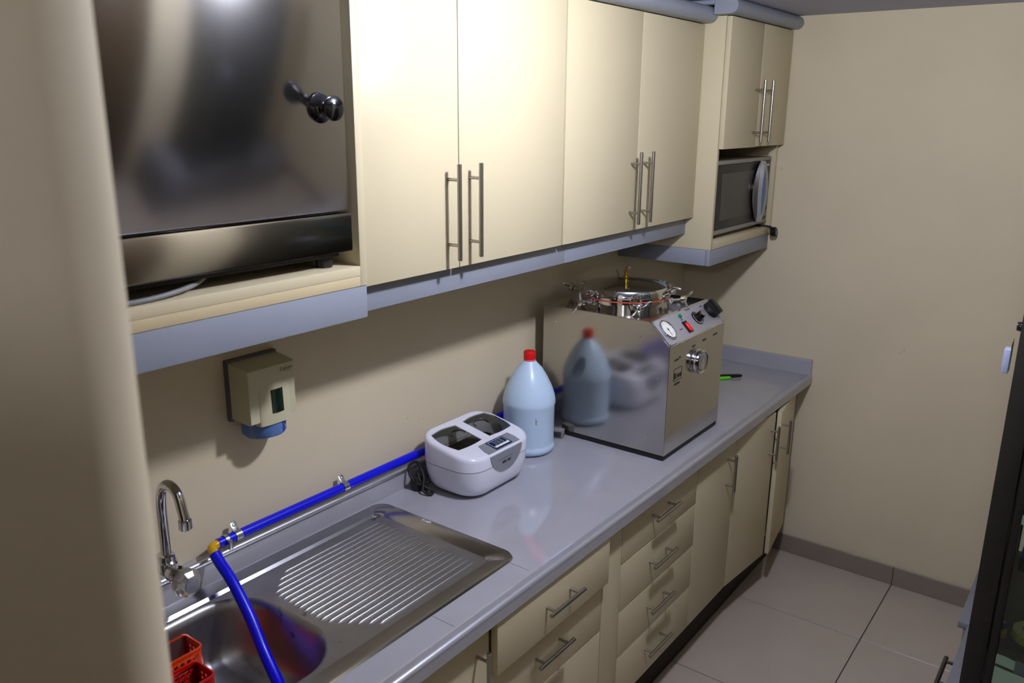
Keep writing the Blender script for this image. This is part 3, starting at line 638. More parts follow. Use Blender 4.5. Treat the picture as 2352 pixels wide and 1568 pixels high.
for k, ch in enumerate('388'):
    x = -0.016+k*0.0165; y = 0.026; w_ = 0.010; h_ = 0.017; q = 0.0017
    for sgm in SEG[ch]:
        r_ = {'a': (x, x+w_, y+h_-q, y+h_), 'd': (x, x+w_, y, y+q), 'g': (x, x+w_, y+h_/2-q/2, y+h_/2+q/2), 'b': (x+w_-q, x+w_, y+h_/2, y+h_), 'c': (x+w_-q, x+w_, y, y+h_/2), 'f': (x, x+q, y+h_/2, y+h_), 'e': (x, x+q, y, y+h_/2)}[sgm]
        mb.box(r_[0], r_[1], r_[2], r_[3], 0.0024, 0.0027)
mb.build('digits', 'lcd_digit', cp, 0)
for k in range(4): MB().frame(fo, (1, 0, 0), sv).box(-0.027+k*0.0168, -0.0115+k*0.0168, 0.0125, 0.0215, 0.0024, 0.0036, 0.0006).build('button', 'button_white', cp)
# black mains lead bundled behind the cleaner
cdp = [(-1.952, -0.100, 0.935), (-1.975, -0.080, 0.925), (-1.985, -0.05, 0.945), (-1.975, -0.034, 0.975), (-1.955, -0.05, 0.985), (-1.965, -0.085, 0.95), (-1.985, -0.10, 0.915), (-1.978, -0.125, 0.906), (-1.960, -0.115, 0.908), (-1.972, -0.085, 0.925), (-1.962, -0.055, 0.955), (-1.958, -0.07, 0.915), (-1.968, -0.10, 0.907)]
MB().tube(smooth_path(cdp, 8), 0.0042, 8).build('power_cord', 'black_rubber', t, 60)
MB().box(-1.985, -1.955, -0.075, -0.045, ZC+0.002, ZC+0.045, 0.006).build('cord_bundle', 'black_rubber', t)

# ------------------------------------------------------------------ gallon jug
JX, JY = -1.490, -0.143; JR = 0.09; JS = 1.165; JH = 1.055
t = thing('jug', 'pale blue plastic gallon jug with a red cap', 'jug', (JX, JY, ZC))
prof = [(0.0, 0.001), (0.060, 0.001), (0.072, 0.006), (0.0775, 0.016), (0.0775, 0.026), (0.0745, 0.031), (0.0755, 0.036), (0.076, 0.16), (0.0785, 0.166), (0.0785, 0.176), (0.0755, 0.196), (0.067, 0.224), (0.054, 0.254), (0.038, 0.283), (0.024, 0.303), (0.0185, 0.312), (0.0180, 0.322), (0.0, 0.322)]
prof = [(r_*(JS if h_ < 0.3 else 1.05), h_*JH) for r_, h_ in prof]
mb = MB().lathe(prof, (JX, JY, ZC), 'z', 48, False, False); bmesh.ops.remove_doubles(mb.bm, verts=mb.bm.verts, dist=1e-4)
bd = mb.build('body', 'jug_plastic', t, 50)
cut = MB(); ha = math.radians(35); hd = Vector((math.cos(ha), math.sin(ha), 0)); ht = Vector((-math.sin(ha), math.cos(ha), 0))
oval = []
for i in range(20):
    a = 2*math.pi*i/20; oval.append((0.016*math.cos(a)-0.42*0.040*math.sin(a)*1.0, 0.040*math.sin(a)))
cut.frame(Vector((JX, JY, ZC+0.228))+hd*0.054-ht*0.12, hd, (0, 0, 1)); cut.X = cut.X @ Matrix.Translation((0, 0, 0)); cut.prism(oval, -0.24, 0.24)
co = cut.build('cutter', 'jug_plastic'); bo = bd.modifiers.new('hole', 'BOOLEAN'); bo.object = co; bo.operation = 'DIFFERENCE'; bo.solver = 'EXACT'
bpy.context.view_layer.update(); dg = bpy.context.evaluated_depsgraph_get(); nm = bpy.data.meshes.new_from_object(bd.evaluated_get(dg))
bd.modifiers.clear(); bd.data = nm; bpy.data.objects.remove(co, do_unlink=True)
bd.data.polygons.foreach_set('use_smooth', [True]*len(bd.data.polygons)); bd.data.set_sharp_from_angle(angle=math.radians(50))
mb = MB(); rings = []
for z, r in ((0.313, 0.0195), (0.3155, 0.0205), (0.337, 0.0200), (0.340, 0.0185)):
    rings.append([(JX+(r+0.0005*(i % 2))*math.cos(2*math.pi*i/48), JY+(r+0.0005*(i % 2))*math.sin(2*math.pi*i/48), ZC+z*JH) for i in range(48)])
mb.loft(rings); mb.build('cap', 'red_cap', t, 40)
MB().lathe([(0.0196, 0.323), (0.0212, 0.324), (0.0212, 0.328), (0.0196, 0.329)], (JX, JY, ZC), 'z', 32, False, False).build('tamper_ring', 'red_cap', t)
a_ = math.radians(232); mb = MB().frame((JX+0.0887*math.cos(a_), JY+0.0887*math.sin(a_), ZC+0.135), (-math.sin(a_), math.cos(a_), 0), (0, 0, 1))
mb.box(-0.002, -0.0008, -0.012, 0.010, 0, 0.0004); mb.box(-0.002, 0.003, -0.012, -0.0108, 0, 0.0004); mb.box(0.0015, 0.0026, -0.006, 0.002, 0, 0.0004)
mb.build('ink_mark', 'print_dark', t, 0)

# ------------------------------------------------------------------ autoclave
AX0, AX1, AYB, AYF = -1.303, -0.862, -0.068, -0.572; AZ0, AZ1 = 0.920, 1.378
t = thing('autoclave', 'stainless steel benchtop autoclave with domed clamped lid and dials', 'autoclave', ((AX0+AX1)/2, (AYB+AYF)/2, ZC))
prof = [(AYB, AZ0), (AYF, AZ0), (AYF, 1.302), (-0.493, AZ1), (AYB, AZ1)]
mb = MB(); mb.extr(prof, AX0, AX1)
bmesh.ops.bevel(mb.bm, geom=list(mb.bm.edges), offset=0.0015, segments=2, affect='EDGES')
hs = mb.build('housing', 'steel_brushed', t, 30)
MB().box(AX0+0.004, AX1-0.004, AYF+0.004, AYB-0.004, ZC+0.004, AZ0-0.0005).build('base_frame', 'black_rubber', t)
for fx in (AX0+0.03, AX1-0.03):
    for fy in (AYF+0.03, AYB-0.03):
        MB().lathe([(0.0, 0), (0.020, 0), (0.022, 0.003), (0.022, 0.0068)], (fx, fy, ZC+0.0003), 'z', 16, False, True).build('foot', 'black_rubber', t)
po = (AX0, AYF, 1.302); pv = Vector((0, 0.079, 0.076)).normalized(); pu = (1, 0, 0)
PF = lambda: MB().frame(po, pu, pv)
PL = 0.1096; W_ = AX1-AX0
pn = PF().box(0.004, W_-0.004, 0.004, PL-0.004, -0.001, 0.003, 0.0015).build('control_panel', 'panel_silver', t)
mb = PF()
for q in ((0.0, W_, -0.001, 0.006), (0.0, W_, PL-0.006, PL+0.001), (0.0, 0.005, 0, PL), (W_-0.005, W_, 0, PL)): mb.box(q[0], q[1], q[2], q[3], 0.0, 0.0045, 0.001)
mb.build('panel_trim', 'chrome', t)
g0 = (0.052, 0.058); gx = lambda: MB().frame(Vector(po)+Vector(pu)*g0[0]+pv*g0[1], pu, pv)
gg = gx().lathe([(0.034, 0.003), (0.037, 0.004), (0.0375, 0.010), (0.034, 0.0125), (0.032, 0.011), (0.031, 0.0075), (0.0, 0.0075)], (0, 0, 0), 'z', 40, False, False).build('gauge', 'chrome', t)
gx().lathe([(0.0, 0.0078), (0.0312, 0.0078), (0.0312, 0.0084), (0.0, 0.0084)], (0, 0, 0), 'z', 40, False, False).build('gauge_face', 'gauge_face', gg)
mb = gx()
for i in range(21):
    a = math.radians(225-270*i/20); c_, s_ = math.cos(a), math.sin(a); r0_, r1_ = (0.024 if i % 5 else 0.022), 0.028
    n_ = Vector((-s_, c_, 0))*0.0004
    mb.F([mb.V(Vector((c_*r0_, s_*r0_, 0.0086))-n_), mb.V(Vector((c_*r1_, s_*r1_, 0.0086))-n_), mb.V(Vector((c_*r1_, s_*r1_, 0.0086))+n_), mb.V(Vector((c_*r0_, s_*r0_, 0.0086))+n_)])
mb.build('gauge_scale', 'print_dark', gg, 0)
mb = gx(); mb.box(-0.0006, 0.0006, -0.024, 0.008, 0.0088, 0.0096); mb.lathe([(0, 0.0088), (0.003, 0.0088), (0.003, 0.0105), (0, 0.0105)], (0, 0, 0), 'z', 14, False, False); mb.build('needle', 'black_plastic', gg)
PF().lathe([(0.008, 0.003), (0.008, 0.007), (0.0055, 0.010), (0.0, 0.011)], (0.184, 0.086, 0), 'z', 18, False, False).build('indicator_lamp', 'green_lamp', t, 60)
sw = PF().box(0.166, 0.198, 0.018, 0.064, 0.003, 0.007, 0.001).build('switch_frame', 'black_plastic', t)
mb = PF().box(0.173, 0.191, 0.021, 0.055, 0.006, 0.013, 0.003, 3); mb.build('rocker', 'red_switch', sw)
def dial(c, R, hgt, nm):
    k = PF().lathe([(R*1.25, 0.003), (R*1.25, 0.0045), (R*1.15, 0.0055), (R*0.86, 0.007), (R*0.80, hgt-0.003), (R*0.72, hgt), (0, hgt)], (*c, 0), 'z', 40, False, False).build(nm, 'black_gloss', t, 40)
    return k
k1 = dial((0.283, 0.056), 0.022, 0.010, 'dial')
PF().lathe([(0.0150, 0.009), (0.0135, 0.030), (0.012, 0.032), (0.0, 0.032)], (0.283, 0.056, 0), 'z', 28, False, False).build('dial_grip', 'black_gloss', k1)
PF().lathe([(0.0, 0.0321), (0.0100, 0.0321), (0.0100, 0.0328), (0.0, 0.0328)], (0.283, 0.056, 0), 'z', 24, False, False).build('dial_cap', 'zinc', k1)
mb = PF()
for i in range(26):
    a = math.radians(150+230*i/25); r0_, r1_ = 0.0205, 0.0245
    c_, s_ = math.cos(a), math.sin(a); n_ = Vector((-s_, c_, 0))*(0.0005 if i % 5 else 0.0010); o_ = Vector((0.283, 0.056, 0.0068))
    mb.F([mb.V(o_+Vector((c_*r0_, s_*r0_, 0))-n_), mb.V(o_+Vector((c_*r1_, s_*r1_, -0.0006))-n_), mb.V(o_+Vector((c_*r1_, s_*r1_, -0.0006))+n_), mb.V(o_+Vector((c_*r0_, s_*r0_, 0))+n_)])
mb.build('dial_scale', 'gauge_face', k1, 0)
k2 = PF().lathe([(0.031, 0.003), (0.033, 0.004), (0.032, 0.016), (0.029, 0.019), (0.0, 0.019)], (0.402, 0.062, 0), 'z', 36, False, False).build('dial', 'black_plastic', t, 40)
mb = PF(); mb.prism([(0.402+q[0], 0.062+q[1]) for q in [(-0.010, -0.030), (0.010, -0.030), (0.014, 0), (0.010, 0.030), (-0.010, 0.030), (-0.014, 0)]], 0.017, 0.040, 0.003); mb.build('dial_grip', 'black_plastic', k2)
mb = PF()
for i in range(8):
    mb = PF(); a = math.radians(100+34*i); mb.box(0.402+0.041*math.cos(a)-0.002, 0.402+0.041*math.cos(a)+0.002, 0.062+0.041*math.sin(a)-0.0015, 0.062+0.041*math.sin(a)+0.0015, 0.003, 0.0032); mb.build('dial_mark', 'print_dark', pn, 0)
for q in ((0.176, 0.014, 0.0705), (0.126, 0.020, 0.040), (0.262, 0.020, 0.097), (0.352, 0.018, 0.090)):
    mb = PF(); mb.box(q[0], q[0]+q[1], q[2], q[2]+0.0035, 0.003, 0.0032); mb.build('panel_print', 'print_dark', pn, 0)
for q in ((0.008, 0.008), (W_-0.008, 0.008), (0.008, PL-0.008), (W_-0.008, PL-0.008)):
    PF().lathe([(0.0035, 0.003), (0.003, 0.005), (0.0, 0.0055)], (*q, 0), 'z', 12, False, False).build('screw', 'chrome', t)
# side screws
for y, z in ((-0.46, 1.325), (-0.535, 1.19), (-0.12, 1.32), (-0.12, 1.0), (-0.50, 0.97)):
    MB().lathe([(0.004, 0.0), (0.003, -0.0015), (0.0, -0.002)], (AX0, y, z), 'x', 12, False, False).build('screw', 'chrome', t)
# front drain cap
cb = MB().lathe([(0.044, 0.0), (0.044, 0.003), (0.041, 0.005), (0.040, 0.012), (0.043, 0.014), (0.043, 0.021), (0.040, 0.024), (0.034, 0.022), (0.028, 0.014), (0.0, 0.012)], (-1.083, AYF, 1.207), '-y', 40, True, False).build('front_port', 'chrome', t, 40)
MB().lathe([(0.0, 0.028), (0.018, 0.027), (0.031, 0.0235), (0.033, 0.021)], (-1.083, AYF, 1.207), '-y', 32, False, False).build('port_glass', 'acrylic', cb, 60)
mb = MB().frame((AX0, AYF-0.0003, 0), (1, 0, 0), (0, 0, 1))
for q in ((0.040, 0.100, 1.217, 1.2185), (0.040, 0.100, 1.175, 1.1765), (0.040, 0.0415, 1.175, 1.218), (0.0985, 0.100, 1.175, 1.218)): mb.box(q[0], q[1], q[2], q[3], 0, 0.0004)
mb.box(0.044, 0.058, 1.183, 1.203, 0, 0.0004); mb.box(0.047, 0.088, 1.160, 1.1665, 0, 0.0003)
mb.box(0.066, 0.096, 1.184, 1.197, 0, 0.0004)
[mb.box(q, q+w_, z_, z_+0.006, 0, 0.0003) for q, w_, z_ in ((0.040, 0.030, 1.246), (0.074, 0.010, 1.250), (0.172, 0.024, 1.266), (0.255, 0.030, 1.270), (0.345, 0.034, 1.272))]
mb.build('front_print', 'print_dark', hs, 0)
# vessel ring, lid, gasket, clamps
LX, LY, LR = -1.085, -0.278, 0.158
MB().lathe([(LR-0.006, 0.0), (LR-0.004, 0.0), (LR-0.004, 0.020), (LR+0.004, 0.022), (LR+0.004, 0.029), (0.10, 0.029)], (LX, LY, AZ1), 'z', 64, False, False).build('vessel_ring', 'chrome', t, 40)
MB().lathe([(LR-0.002, 0.0292), (LR+0.0035, 0.0292), (LR+0.0035, 0.0345), (LR-0.002, 0.0345)], (LX, LY, AZ1), 'z', 64, False, False).build('gasket', 'gasket_red', t, 40)
lidp = [(LR-0.02, 0.0347), (LR+0.006, 0.0347), (LR+0.006, 0.041), (LR-0.003, 0.043), (LR-0.006, 0.060), (LR-0.010, 0.066), (0.120, 0.070), (0.09, 0.0745), (0.05, 0.0775), (0.0, 0.079)]
ld = MB().lathe(lidp, (LX, LY, AZ1), 'z', 72, False, False).build('lid', 'chrome', t, 40)
vz = AZ1+0.078
vv_ = MB().lathe([(0.011, 0.0), (0.011, 0.003), (0.006, 0.004), (0.006, 0.014), (0.012, 0.015), (0.012, 0.017), (0.0065, 0.018), (0.0065, 0.026), (0.0085, 0.028), (0.0085, 0.034), (0.006, 0.036), (0.006, 0.048), (0.0, 0.049)], (LX, LY, vz), 'z', 20, True, False).build('release_valve', 'brass', t, 40)
MB().tube([(LX, LY, vz+0.044), (LX+0.010, LY-0.010, vz+0.050)], 0.0045, 10).build('valve_lever', 'chrome', vv_)
WA = [math.radians(q) for q in (70, 20, 65, 40, 25, 10)]
for k in range(6):
    a = math.radians((35, 100, 163, 222, 283, 340)[k]); d = Vector((math.cos(a), math.sin(a), 0)); s_ = Vector((-math.sin(a), math.cos(a), 0)); b = Vector((LX, LY, AZ1))
    mb = MB()
    # lug on lid and lug on ring
    for zz0, zz1, ro in ((0.046, 0.060, 0.034), (0.012, 0.028, 0.026)):
        mb.frame(b+d*(LR-0.010), d, s_).box(0, ro, -0.014, -0.008, zz0, zz1, 0.0015); mb.box(0, ro, 0.008, 0.014, zz0, zz1, 0.0015); mb.box(0, 0.012, -0.014, 0.014, zz0, zz1, 0.001)
    mb.X = Matrix.Identity(4)
    cl = mb.build('clamp_lug', 'chrome', t, 40)
    # swing bolt, tipped outwards on the even clamps
    tip = (d*(0.97, 0.95, 0.97, 0.96, 0.90, 0.98)[k]+Vector((0, 0, 1))*(0.22, 0.28, 0.05, 0.02, 0.15, 0.24)[k]).normalized()
    p0 = b+d*(LR+0.012)+Vector((0, 0, 0.022))
    m2 = MB(); m2.cyl(p0-s_*0.013, p0+s_*0.013, 0.0035, 10); m2.cyl(p0, p0+tip*0.050, 0.0050, 12)
    nb = p0+tip*0.034
    m2.tube([nb, nb+tip*0.002, nb+tip*0.016, nb+tip*0.020], [0.011, 0.0145, 0.0145, 0.008], 12)
    for sgn in (-1, 1):
        wdir = ((s_*sgn*math.cos(WA[k])+Vector((0, 0, 1))*sgn*math.sin(WA[k]))*0.9+tip*0.42).normalized(); q0 = nb+tip*0.010
        m2.tube([q0, q0+wdir*0.018, q0+wdir*0.048, q0+wdir*0.050], [0.0055, 0.0050, 0.0044, 0.0026], 10)
    m2.build('wing_bolt', 'chrome', t, 40)
# lead and grey connector beside the autoclave
c = thing('power_connector', 'small grey mains connector lying between jug and autoclave', 'connector', (-1.335, -0.16, ZC))
mb = MB(); mb.X = Matrix.Translation((-1.335, -0.165, ZC+0.0165)) @ Matrix.Rotation(math.radians(20), 4, 'Z'); mb.box(-0.014, 0.014, -0.021, 0.021, -0.016, 0.016, 0.003); mb.build('body', 'cord_grey', c)
mb = MB(); mb.X = Matrix.Translation((-1.335, -0.165, ZC+0.0165)) @ Matrix.Rotation(math.radians(20), 4, 'Z'); mb.box(-0.0160, -0.0143, -0.014, 0.014, -0.010, 0.010, 0.0006); mb.build('socket_face', 'print_dark', c)

# ------------------------------------------------------------------ small things at the worktop's far end
def lying_pen(label, material, p0, p1, r, cat):
    a, b = Vector(p0), Vector(p1); q = (b-a).normalized(); side = q.cross(Vector((0, 0, 1)))
    t = thing('craft_knife' if cat == 'knife' else 'marker', label, cat, (a+b)/2)
    L = (b-a).length
    MB().tube([a, a+q*0.004, a+q*L*0.7, b-q*0.010, b], [r*0.7, r, r, r*0.9, r*0.45], 10).build('body', material, t, 50)
    return t
k_ = lying_pen('black marker lying on the worktop right of the autoclave', 'black_plastic', (-0.345, -0.300, ZC+0.009), (-0.232, -0.418, ZC+0.009), 0.0085, 'marker')
k_ = lying_pen('lime green craft knife lying against the black marker', 'green_plastic', (-0.385, -0.310, ZC+0.0075), (-0.285, -0.388, ZC+0.0075), 0.007, 'knife')
MB().tube(smooth_path([(-0.40, -0.29, ZC+0.0012), (-0.388, -0.300, ZC+0.0012)], 3), 0.001, 6).build('blade', 'zinc', k_)
sp = thing('small_pot', 'small dark pot partly hidden behind the autoclave', 'pot', (-0.275, -0.235, ZC))
MB().lathe([(0.0, 0.0005), (0.016, 0.0005), (0.018, 0.004), (0.018, 0.022), (0.0165, 0.022), (0.0165, 0.006), (0.0, 0.006)], (-0.30, -0.225, ZC), 'z', 20, False, False).build('body', 'frame_bronze', sp, 40)
MB().lathe([(0.0188, 0.0222), (0.0188, 0.032), (0.0, 0.033)], (-0.30, -0.225, ZC), 'z', 20, True, False).build('lid', 'black_plastic', sp, 40)
rc = thing('wire_lead', 'short thin silver wire loop at the autoclave side', 'wire', (-0.85, -0.5, ZC))
MB().tube(smooth_path([(-0.85, -0.39, ZC+0.004), (-0.815, -0.45, ZC+0.004), (-0.80, -0.51, ZC+0.012), (-0.825, -0.545, ZC+0.004), (-0.855, -0.55, ZC+0.004)], 8), 0.0026, 8).build('wire', 'cord_grey', rc, 60)

# ------------------------------------------------------------------ microwave
MX0, MX1, MY, MZ0, MZ1 = -0.626, -0.050, -0.400, 1.578, 1.865
t = thing('microwave', 'black and grey microwave oven in the corner cabinet niche', 'microwave', ((MX0+MX1)/2, -0.22, 1.561))
MB().box(MX0+0.004, MX1-0.004, MY+0.035, -0.05, MZ0+0.002, MZ1-0.002, 0.004).build('housing', 'mw_grey', t)
ft = MB(); ft.box(MX0, MX1, MY, MY+0.034, MZ1-0.016, MZ1, 0.003).box(MX0, MX1, MY, MY+0.034, MZ0, MZ0+0.018, 0.003); ft.build('front_trim', 'mw_grey', t)
dr = MB().box(MX0+0.001, -0.140, MY+0.002, MY+0.034, MZ0+0.0185, MZ1-0.0165, 0.003).build('door', 'mw_door', t)
MB().box(-0.566, -0.205, MY+0.0008, MY+0.003, 1.632, 1.815, 0.0008).build('door_window', 'mw_window', dr)
pnl = MB().box(-0.139, MX1, MY+0.002, MY+0.034, MZ0+0.0185, MZ1-0.0165, 0.002).build('control_panel', 'mw_door', t)
for r_ in range(4):
    for c_ in range(3):
        MB().box(-0.118+c_*0.021, -0.101+c_*0.021, MY, MY+0.0022, 1.655+r_*0.020, 1.669+r_*0.020, 0.0006).build('button', 'mw_grey', pnl)
MB().box(-0.118, -0.062, MY, MY+0.0022, 1.608, 1.636, 0.001).build('button', 'mw_grey', pnl); MB().box(-0.118, -0.062, MY, MY+0.0022, 1.775, 1.798, 0.001).build('clock', 'lcd_navy', pnl)
MB().box(-0.110, -0.070, MY, MY+0.0021, 1.826, 1.834, 0.0004).build('print', 'print_light', pnl)
# leaf-shaped handle: two crescents
def leaf(xc, wl, wr, z0, z1, n=16):
    out = []
    for i in range(n+1):
        f_ = i/n; out.append((xc+wr*math.sin(math.pi*f_)**0.8, z0+(z1-z0)*f_))
    for i in range(n+1):
        f_ = 1-i/n; out.append((xc-wl*math.sin(math.pi*f_)**0.8-1e-4, z0+(z1-z0)*f_))
    return out
def leafmb(mb, pts, d0, d1): return mb.frame((0, MY, 0), (1, 0, 0), (0, 0, 1)).prism(pts, d0, d1)
mb = leafmb(MB(), leaf(-0.200, 0.066, 0.012, MZ0+0.016, MZ1-0.014), 0.0, 0.010); bmesh.ops.remove_doubles(mb.bm, verts=mb.bm.verts, dist=2e-4); mb.build('handle_recess', 'black_gloss', dr, 40)
mb = leafmb(MB(), leaf(-0.186, 0.018, 0.052, MZ0+0.016, MZ1-0.014), 0.0, 0.026); bmesh.ops.remove_doubles(mb.bm, verts=mb.bm.verts, dist=2e-4); mb.build('handle', 'mw_handle', dr, 40)
mb = leafmb(MB(), leaf(-0.190, 0.012, 0.026, MZ0+0.045, MZ1-0.045), 0.0262, 0.0275); bmesh.ops.remove_doubles(mb.bm, verts=mb.bm.verts, dist=2e-4); mb.build('handle_inlay', 'mw_handle_inner', dr, 40)
for fx in (MX0+0.05, MX1-0.06):
    for fy in (MY+0.06, -0.08):
        MB().lathe([(0.0, 0.0), (0.013, 0.0), (0.015, 0.017)], (fx, fy, 1.5606), 'z', 14, False, True).build('foot', 'black_rubber', t)
MB().tube(smooth_path([(-0.10, MY+0.10, 1.566), (-0.085, MY+0.03, 1.566), (-0.070, MY-0.020, 1.562), (-0.060, MY-0.034, 1.552)], 6), [0.005]*13+[0.006, 0.0065, 0.007, 0.007, 0.0075, 0.008], 10).build('power_cord', 'black_rubber', t, 60)
mb = MB().frame((-0.052, MY-0.040, 1.538), (0.94, 0, -0.34), (0.25, 0.1, 0.96)); mb.lathe([(0.0, -0.012), (0.018, -0.012), (0.0215, -0.008), (0.0215, 0.008), (0.018, 0.012), (0.0, 0.012)], (0, 0, 0), 'z', 28, False, False)
pg = mb.build('plug', 'black_plastic', t, 40)
mb = MB().frame((-0.052, MY-0.040, 1.538), (0.94, 0, -0.34), (0.25, 0.1, 0.96)); mb.box(-0.003, 0.003, -0.003, 0.004, 0.0122, 0.0128); mb.box(-0.010, -0.007, -0.012, -0.004, 0.0122, 0.0128); mb.box(0.004, 0.007, -0.014, -0.005, 0.0122, 0.0128); mb.box(-0.006, 0.003, -0.010, -0.008, 0.0122, 0.0128); mb.build('plug_print', 'lcd_digit', pg, 0)

# ------------------------------------------------------------------ steel oven (hot-air steriliser)
OX0, OX1, OY = -3.235, -2.449, -0.332
t = thing('steriliser_oven', 'large stainless steel hot-air steriliser oven with a black door knob', 'oven', ((OX0+OX1)/2, -0.17, 1.702))
MB().box(OX0, OX1, OY+0.022, -0.02, 1.736, CEIL-0.075, 0.003).build('housing', 'steel_satin', t)
dr = MB().box(OX0+0.003, OX1+0.006, OY, OY+0.020, 1.8285, 2.262, 0.003).build('door', 'steel_satin', t)
MB().box(OX0+0.01, OX1-0.01, OY+0.024, -0.03, 1.726, 1.7355, 0.001).build('underside', 'black_rubber', t)
MB().box(OX0+0.003, OX1+0.006, OY, OY+0.020, 2.268, CEIL-0.08, 0.003).build('top_strip', 'steel_satin', t)
mb = MB(); bp = [(OY+0.021, 1.737), (OY+0.006, 1.737), (OY+0.0015, 1.739), (OY, 1.744), (OY, 1.815), (OY+0.0015, 1.822), (OY+0.006, 1.8245), (OY+0.021, 1.8245)]
mb.extr(bp, OX0+0.002, OX1+0.010); mb.build('base_strip', 'chrome' if False else 'steel_brushed', t, 40)
kb = MB().lathe([(0.030, 0.0), (0.030, 0.003), (0.020, 0.007), (0.0125, 0.015), (0.0115, 0.024), (0.015, 0.031), (0.023, 0.036), (0.0255, 0.041), (0.0245, 0.046), (0.016, 0.050), (0.0, 0.051)], (-2.512, OY, 2.043), '-y', 36, True, False).build('knob', 'black_gloss', dr, 50)
for fx in (OX0+0.05, OX1-0.035):
    for fy in (OY+0.045, -0.06):
        MB().lathe([(0.0, 0.0), (0.018, 0.0), (0.021, 0.033)], (fx, fy, 1.7026), 'z', 8, False, True).build('foot', 'black_rubber', t)
MB().tube(smooth_path([(-3.10, OY+0.03, 1.710), (-2.95, OY+0.008, 1.708), (-2.84, OY+0.022, 1.714), (-2.77, OY+0.06, 1.724), (-2.74, OY+0.10, 1.732)], 8), 0.005, 10).build('power_cord', 'cord_grey', t, 60)


# ------------------------------------------------------------------ opposite side: low grey cabinets and a glazed showcase
t = thing('low_cabinet', 'low grey cabinet with a black bar handle below the showcase', 'cabinet', (-1.4, -1.75, 0))
MB().box(-1.80, -1.018, -1.995, -1.520, 0.0005, 0.478, 0.002).build('carcass', 'grey_furniture', t)
MB().box(-1.805, -1.016, -1.995, -1.505, 0.4785, 0.499, 0.002).build('top', 'grey_furniture', t)
d = MB().box(-1.798, -1.02, -1.519, -1.506, 0.06, 0.475, 0.0015).build('drawer_front', 'grey_furniture', t)
mb = MB(); mb.cyl((-1.30, -1.475, 0.44), (-1.14, -1.475, 0.44), 0.007); mb.cyl((-1.28, -1.507, 0.44), (-1.28, -1.475, 0.44), 0.005); mb.cyl((-1.16, -1.507, 0.44), (-1.16, -1.475, 0.44), 0.005); mb.build('handle', 'black_gloss', d)
t = thing('low_cabinet', 'low grey cabinet between the showcase and the end wall', 'cabinet', (-0.5, -1.75, 0))
MB().box(-1.008, -0.45, -1.995, -1.495, 0.0005, 0.478, 0.002).build('carcass', 'grey_furniture', t)
MB().box(-1.010, -0.448, -1.995, -1.478, 0.4785, 0.500, 0.002).build('top', 'grey_furniture', t)
t = thing('tall_cupboard', 'tall dark brown cupboard on the aisle side facing the oven', 'cupboard', (-2.25, -2.35, 0))
MB().box(-2.62, -1.905, -2.72, -2.032, 0.0005, 2.2, 0.003).build('carcass', 'shelf_brown', t)
for a, b in ((-2.62, -2.263), (-2.263, -1.906)):
    d = MB().box(a+0.002, b-0.002, -2.031, -2.013, 0.08, 2.19, 0.002).build('door', 'shelf_brown', t)
GX0, GX1, GY0, GY1, GZ0, GZ1 = -1.600, -0.98, -1.960, -1.555, 0.5005, 2.15
t = thing('showcase', 'dark bronze framed glass showcase standing in the right foreground', 'showcase', ((GX0+GX1)/2, (GY0+GY1)/2, GZ0))
for x in (GX0, GX1-0.035):
    for y in (GY0, GY1-0.045): MB().box(x, x+0.035, y, y+0.045, GZ0, GZ1, 0.002).build('post', 'frame_bronze', t)
for z in (GZ0, GZ1-0.04):
    for y in (GY0+0.003, GY1-0.035): MB().box(GX0+0.0355, GX1-0.0355, y, y+0.03, z, z+0.04, 0.002).build('rail', 'frame_bronze', t)
    for x in (GX0+0.003, GX1-0.033): MB().box(x, x+0.03, GY0+0.0455, GY1-0.0455, z, z+0.04, 0.002).build('rail', 'frame_bronze', t)
MB().box(GX0+0.006, GX0+0.028, GY1-0.066, GY1-0.0465, GZ0+0.041, GZ1-0.041, 0.002).build('inner_frame', 'frame_bronze', t)
MB().box(GX0+0.014, GX0+0.019, GY0+0.046, GY1-0.067, GZ0+0.041, GZ1-0.041).build('side_pane', 'pane_glass', t)
MB().box(GX0+0.036, GX1-0.036, GY1-0.022, GY1-0.017, GZ0+0.041, GZ1-0.041).build('front_pane', 'pane_glass', t)
MB().box(GX0+0.036, GX1-0.036, GY0+0.010, GY0+0.016, GZ0+0.041, GZ1-0.041).build('back_panel', 'paper_white', t)
shz = [0.690, 0.772, 1.12, 1.44, 1.76]
for i, z in enumerate(shz):
    MB().box(GX0+0.022, GX1-0.036, GY0+0.018, GY1-0.030, z, z+(0.008 if i != 1 else 0.022), 0.0008).build('shelf', 'pane_glass' if i != 1 else 'shelf_brown', t)
MB().box(GX0+0.10, GX0+0.112, GY1-0.05, GY1-0.031, 0.795, GZ1-0.05).build('shelf_upright', 'grey_furniture', t)
lk = MB().lathe([(0.0, 0.0), (0.010, 0.0), (0.011, 0.003), (0.010, 0.010), (0.0, 0.012)], (-1.575, GY1, 1.585), 'y', 18, False, False).build('lock', 'black_gloss', t)
kt = thing('key_tag', 'clear plastic key tag hanging from a gold clasp on the showcase', 'key tag', (-1.57, GY1+0.01, 1.53))
MB().box(-1.592, -1.556, GY1+0.012, GY1+0.026, 1.476, 1.532, 0.002).build('tag', 'tag_plastic', kt); MB().box(-1.586, -1.562, GY1+0.0115, GY1+0.0135, 1.50, 1.545, 0.001).build('clasp', 'brass', kt)
MB().tube([(-1.574+0.006*math.cos(a), GY1+0.0125, 1.549+0.006*math.sin(a)) for a in [2*math.pi*i/12 for i in range(13)]], 0.0008, 6).build('ring', 'brass', kt, 60)
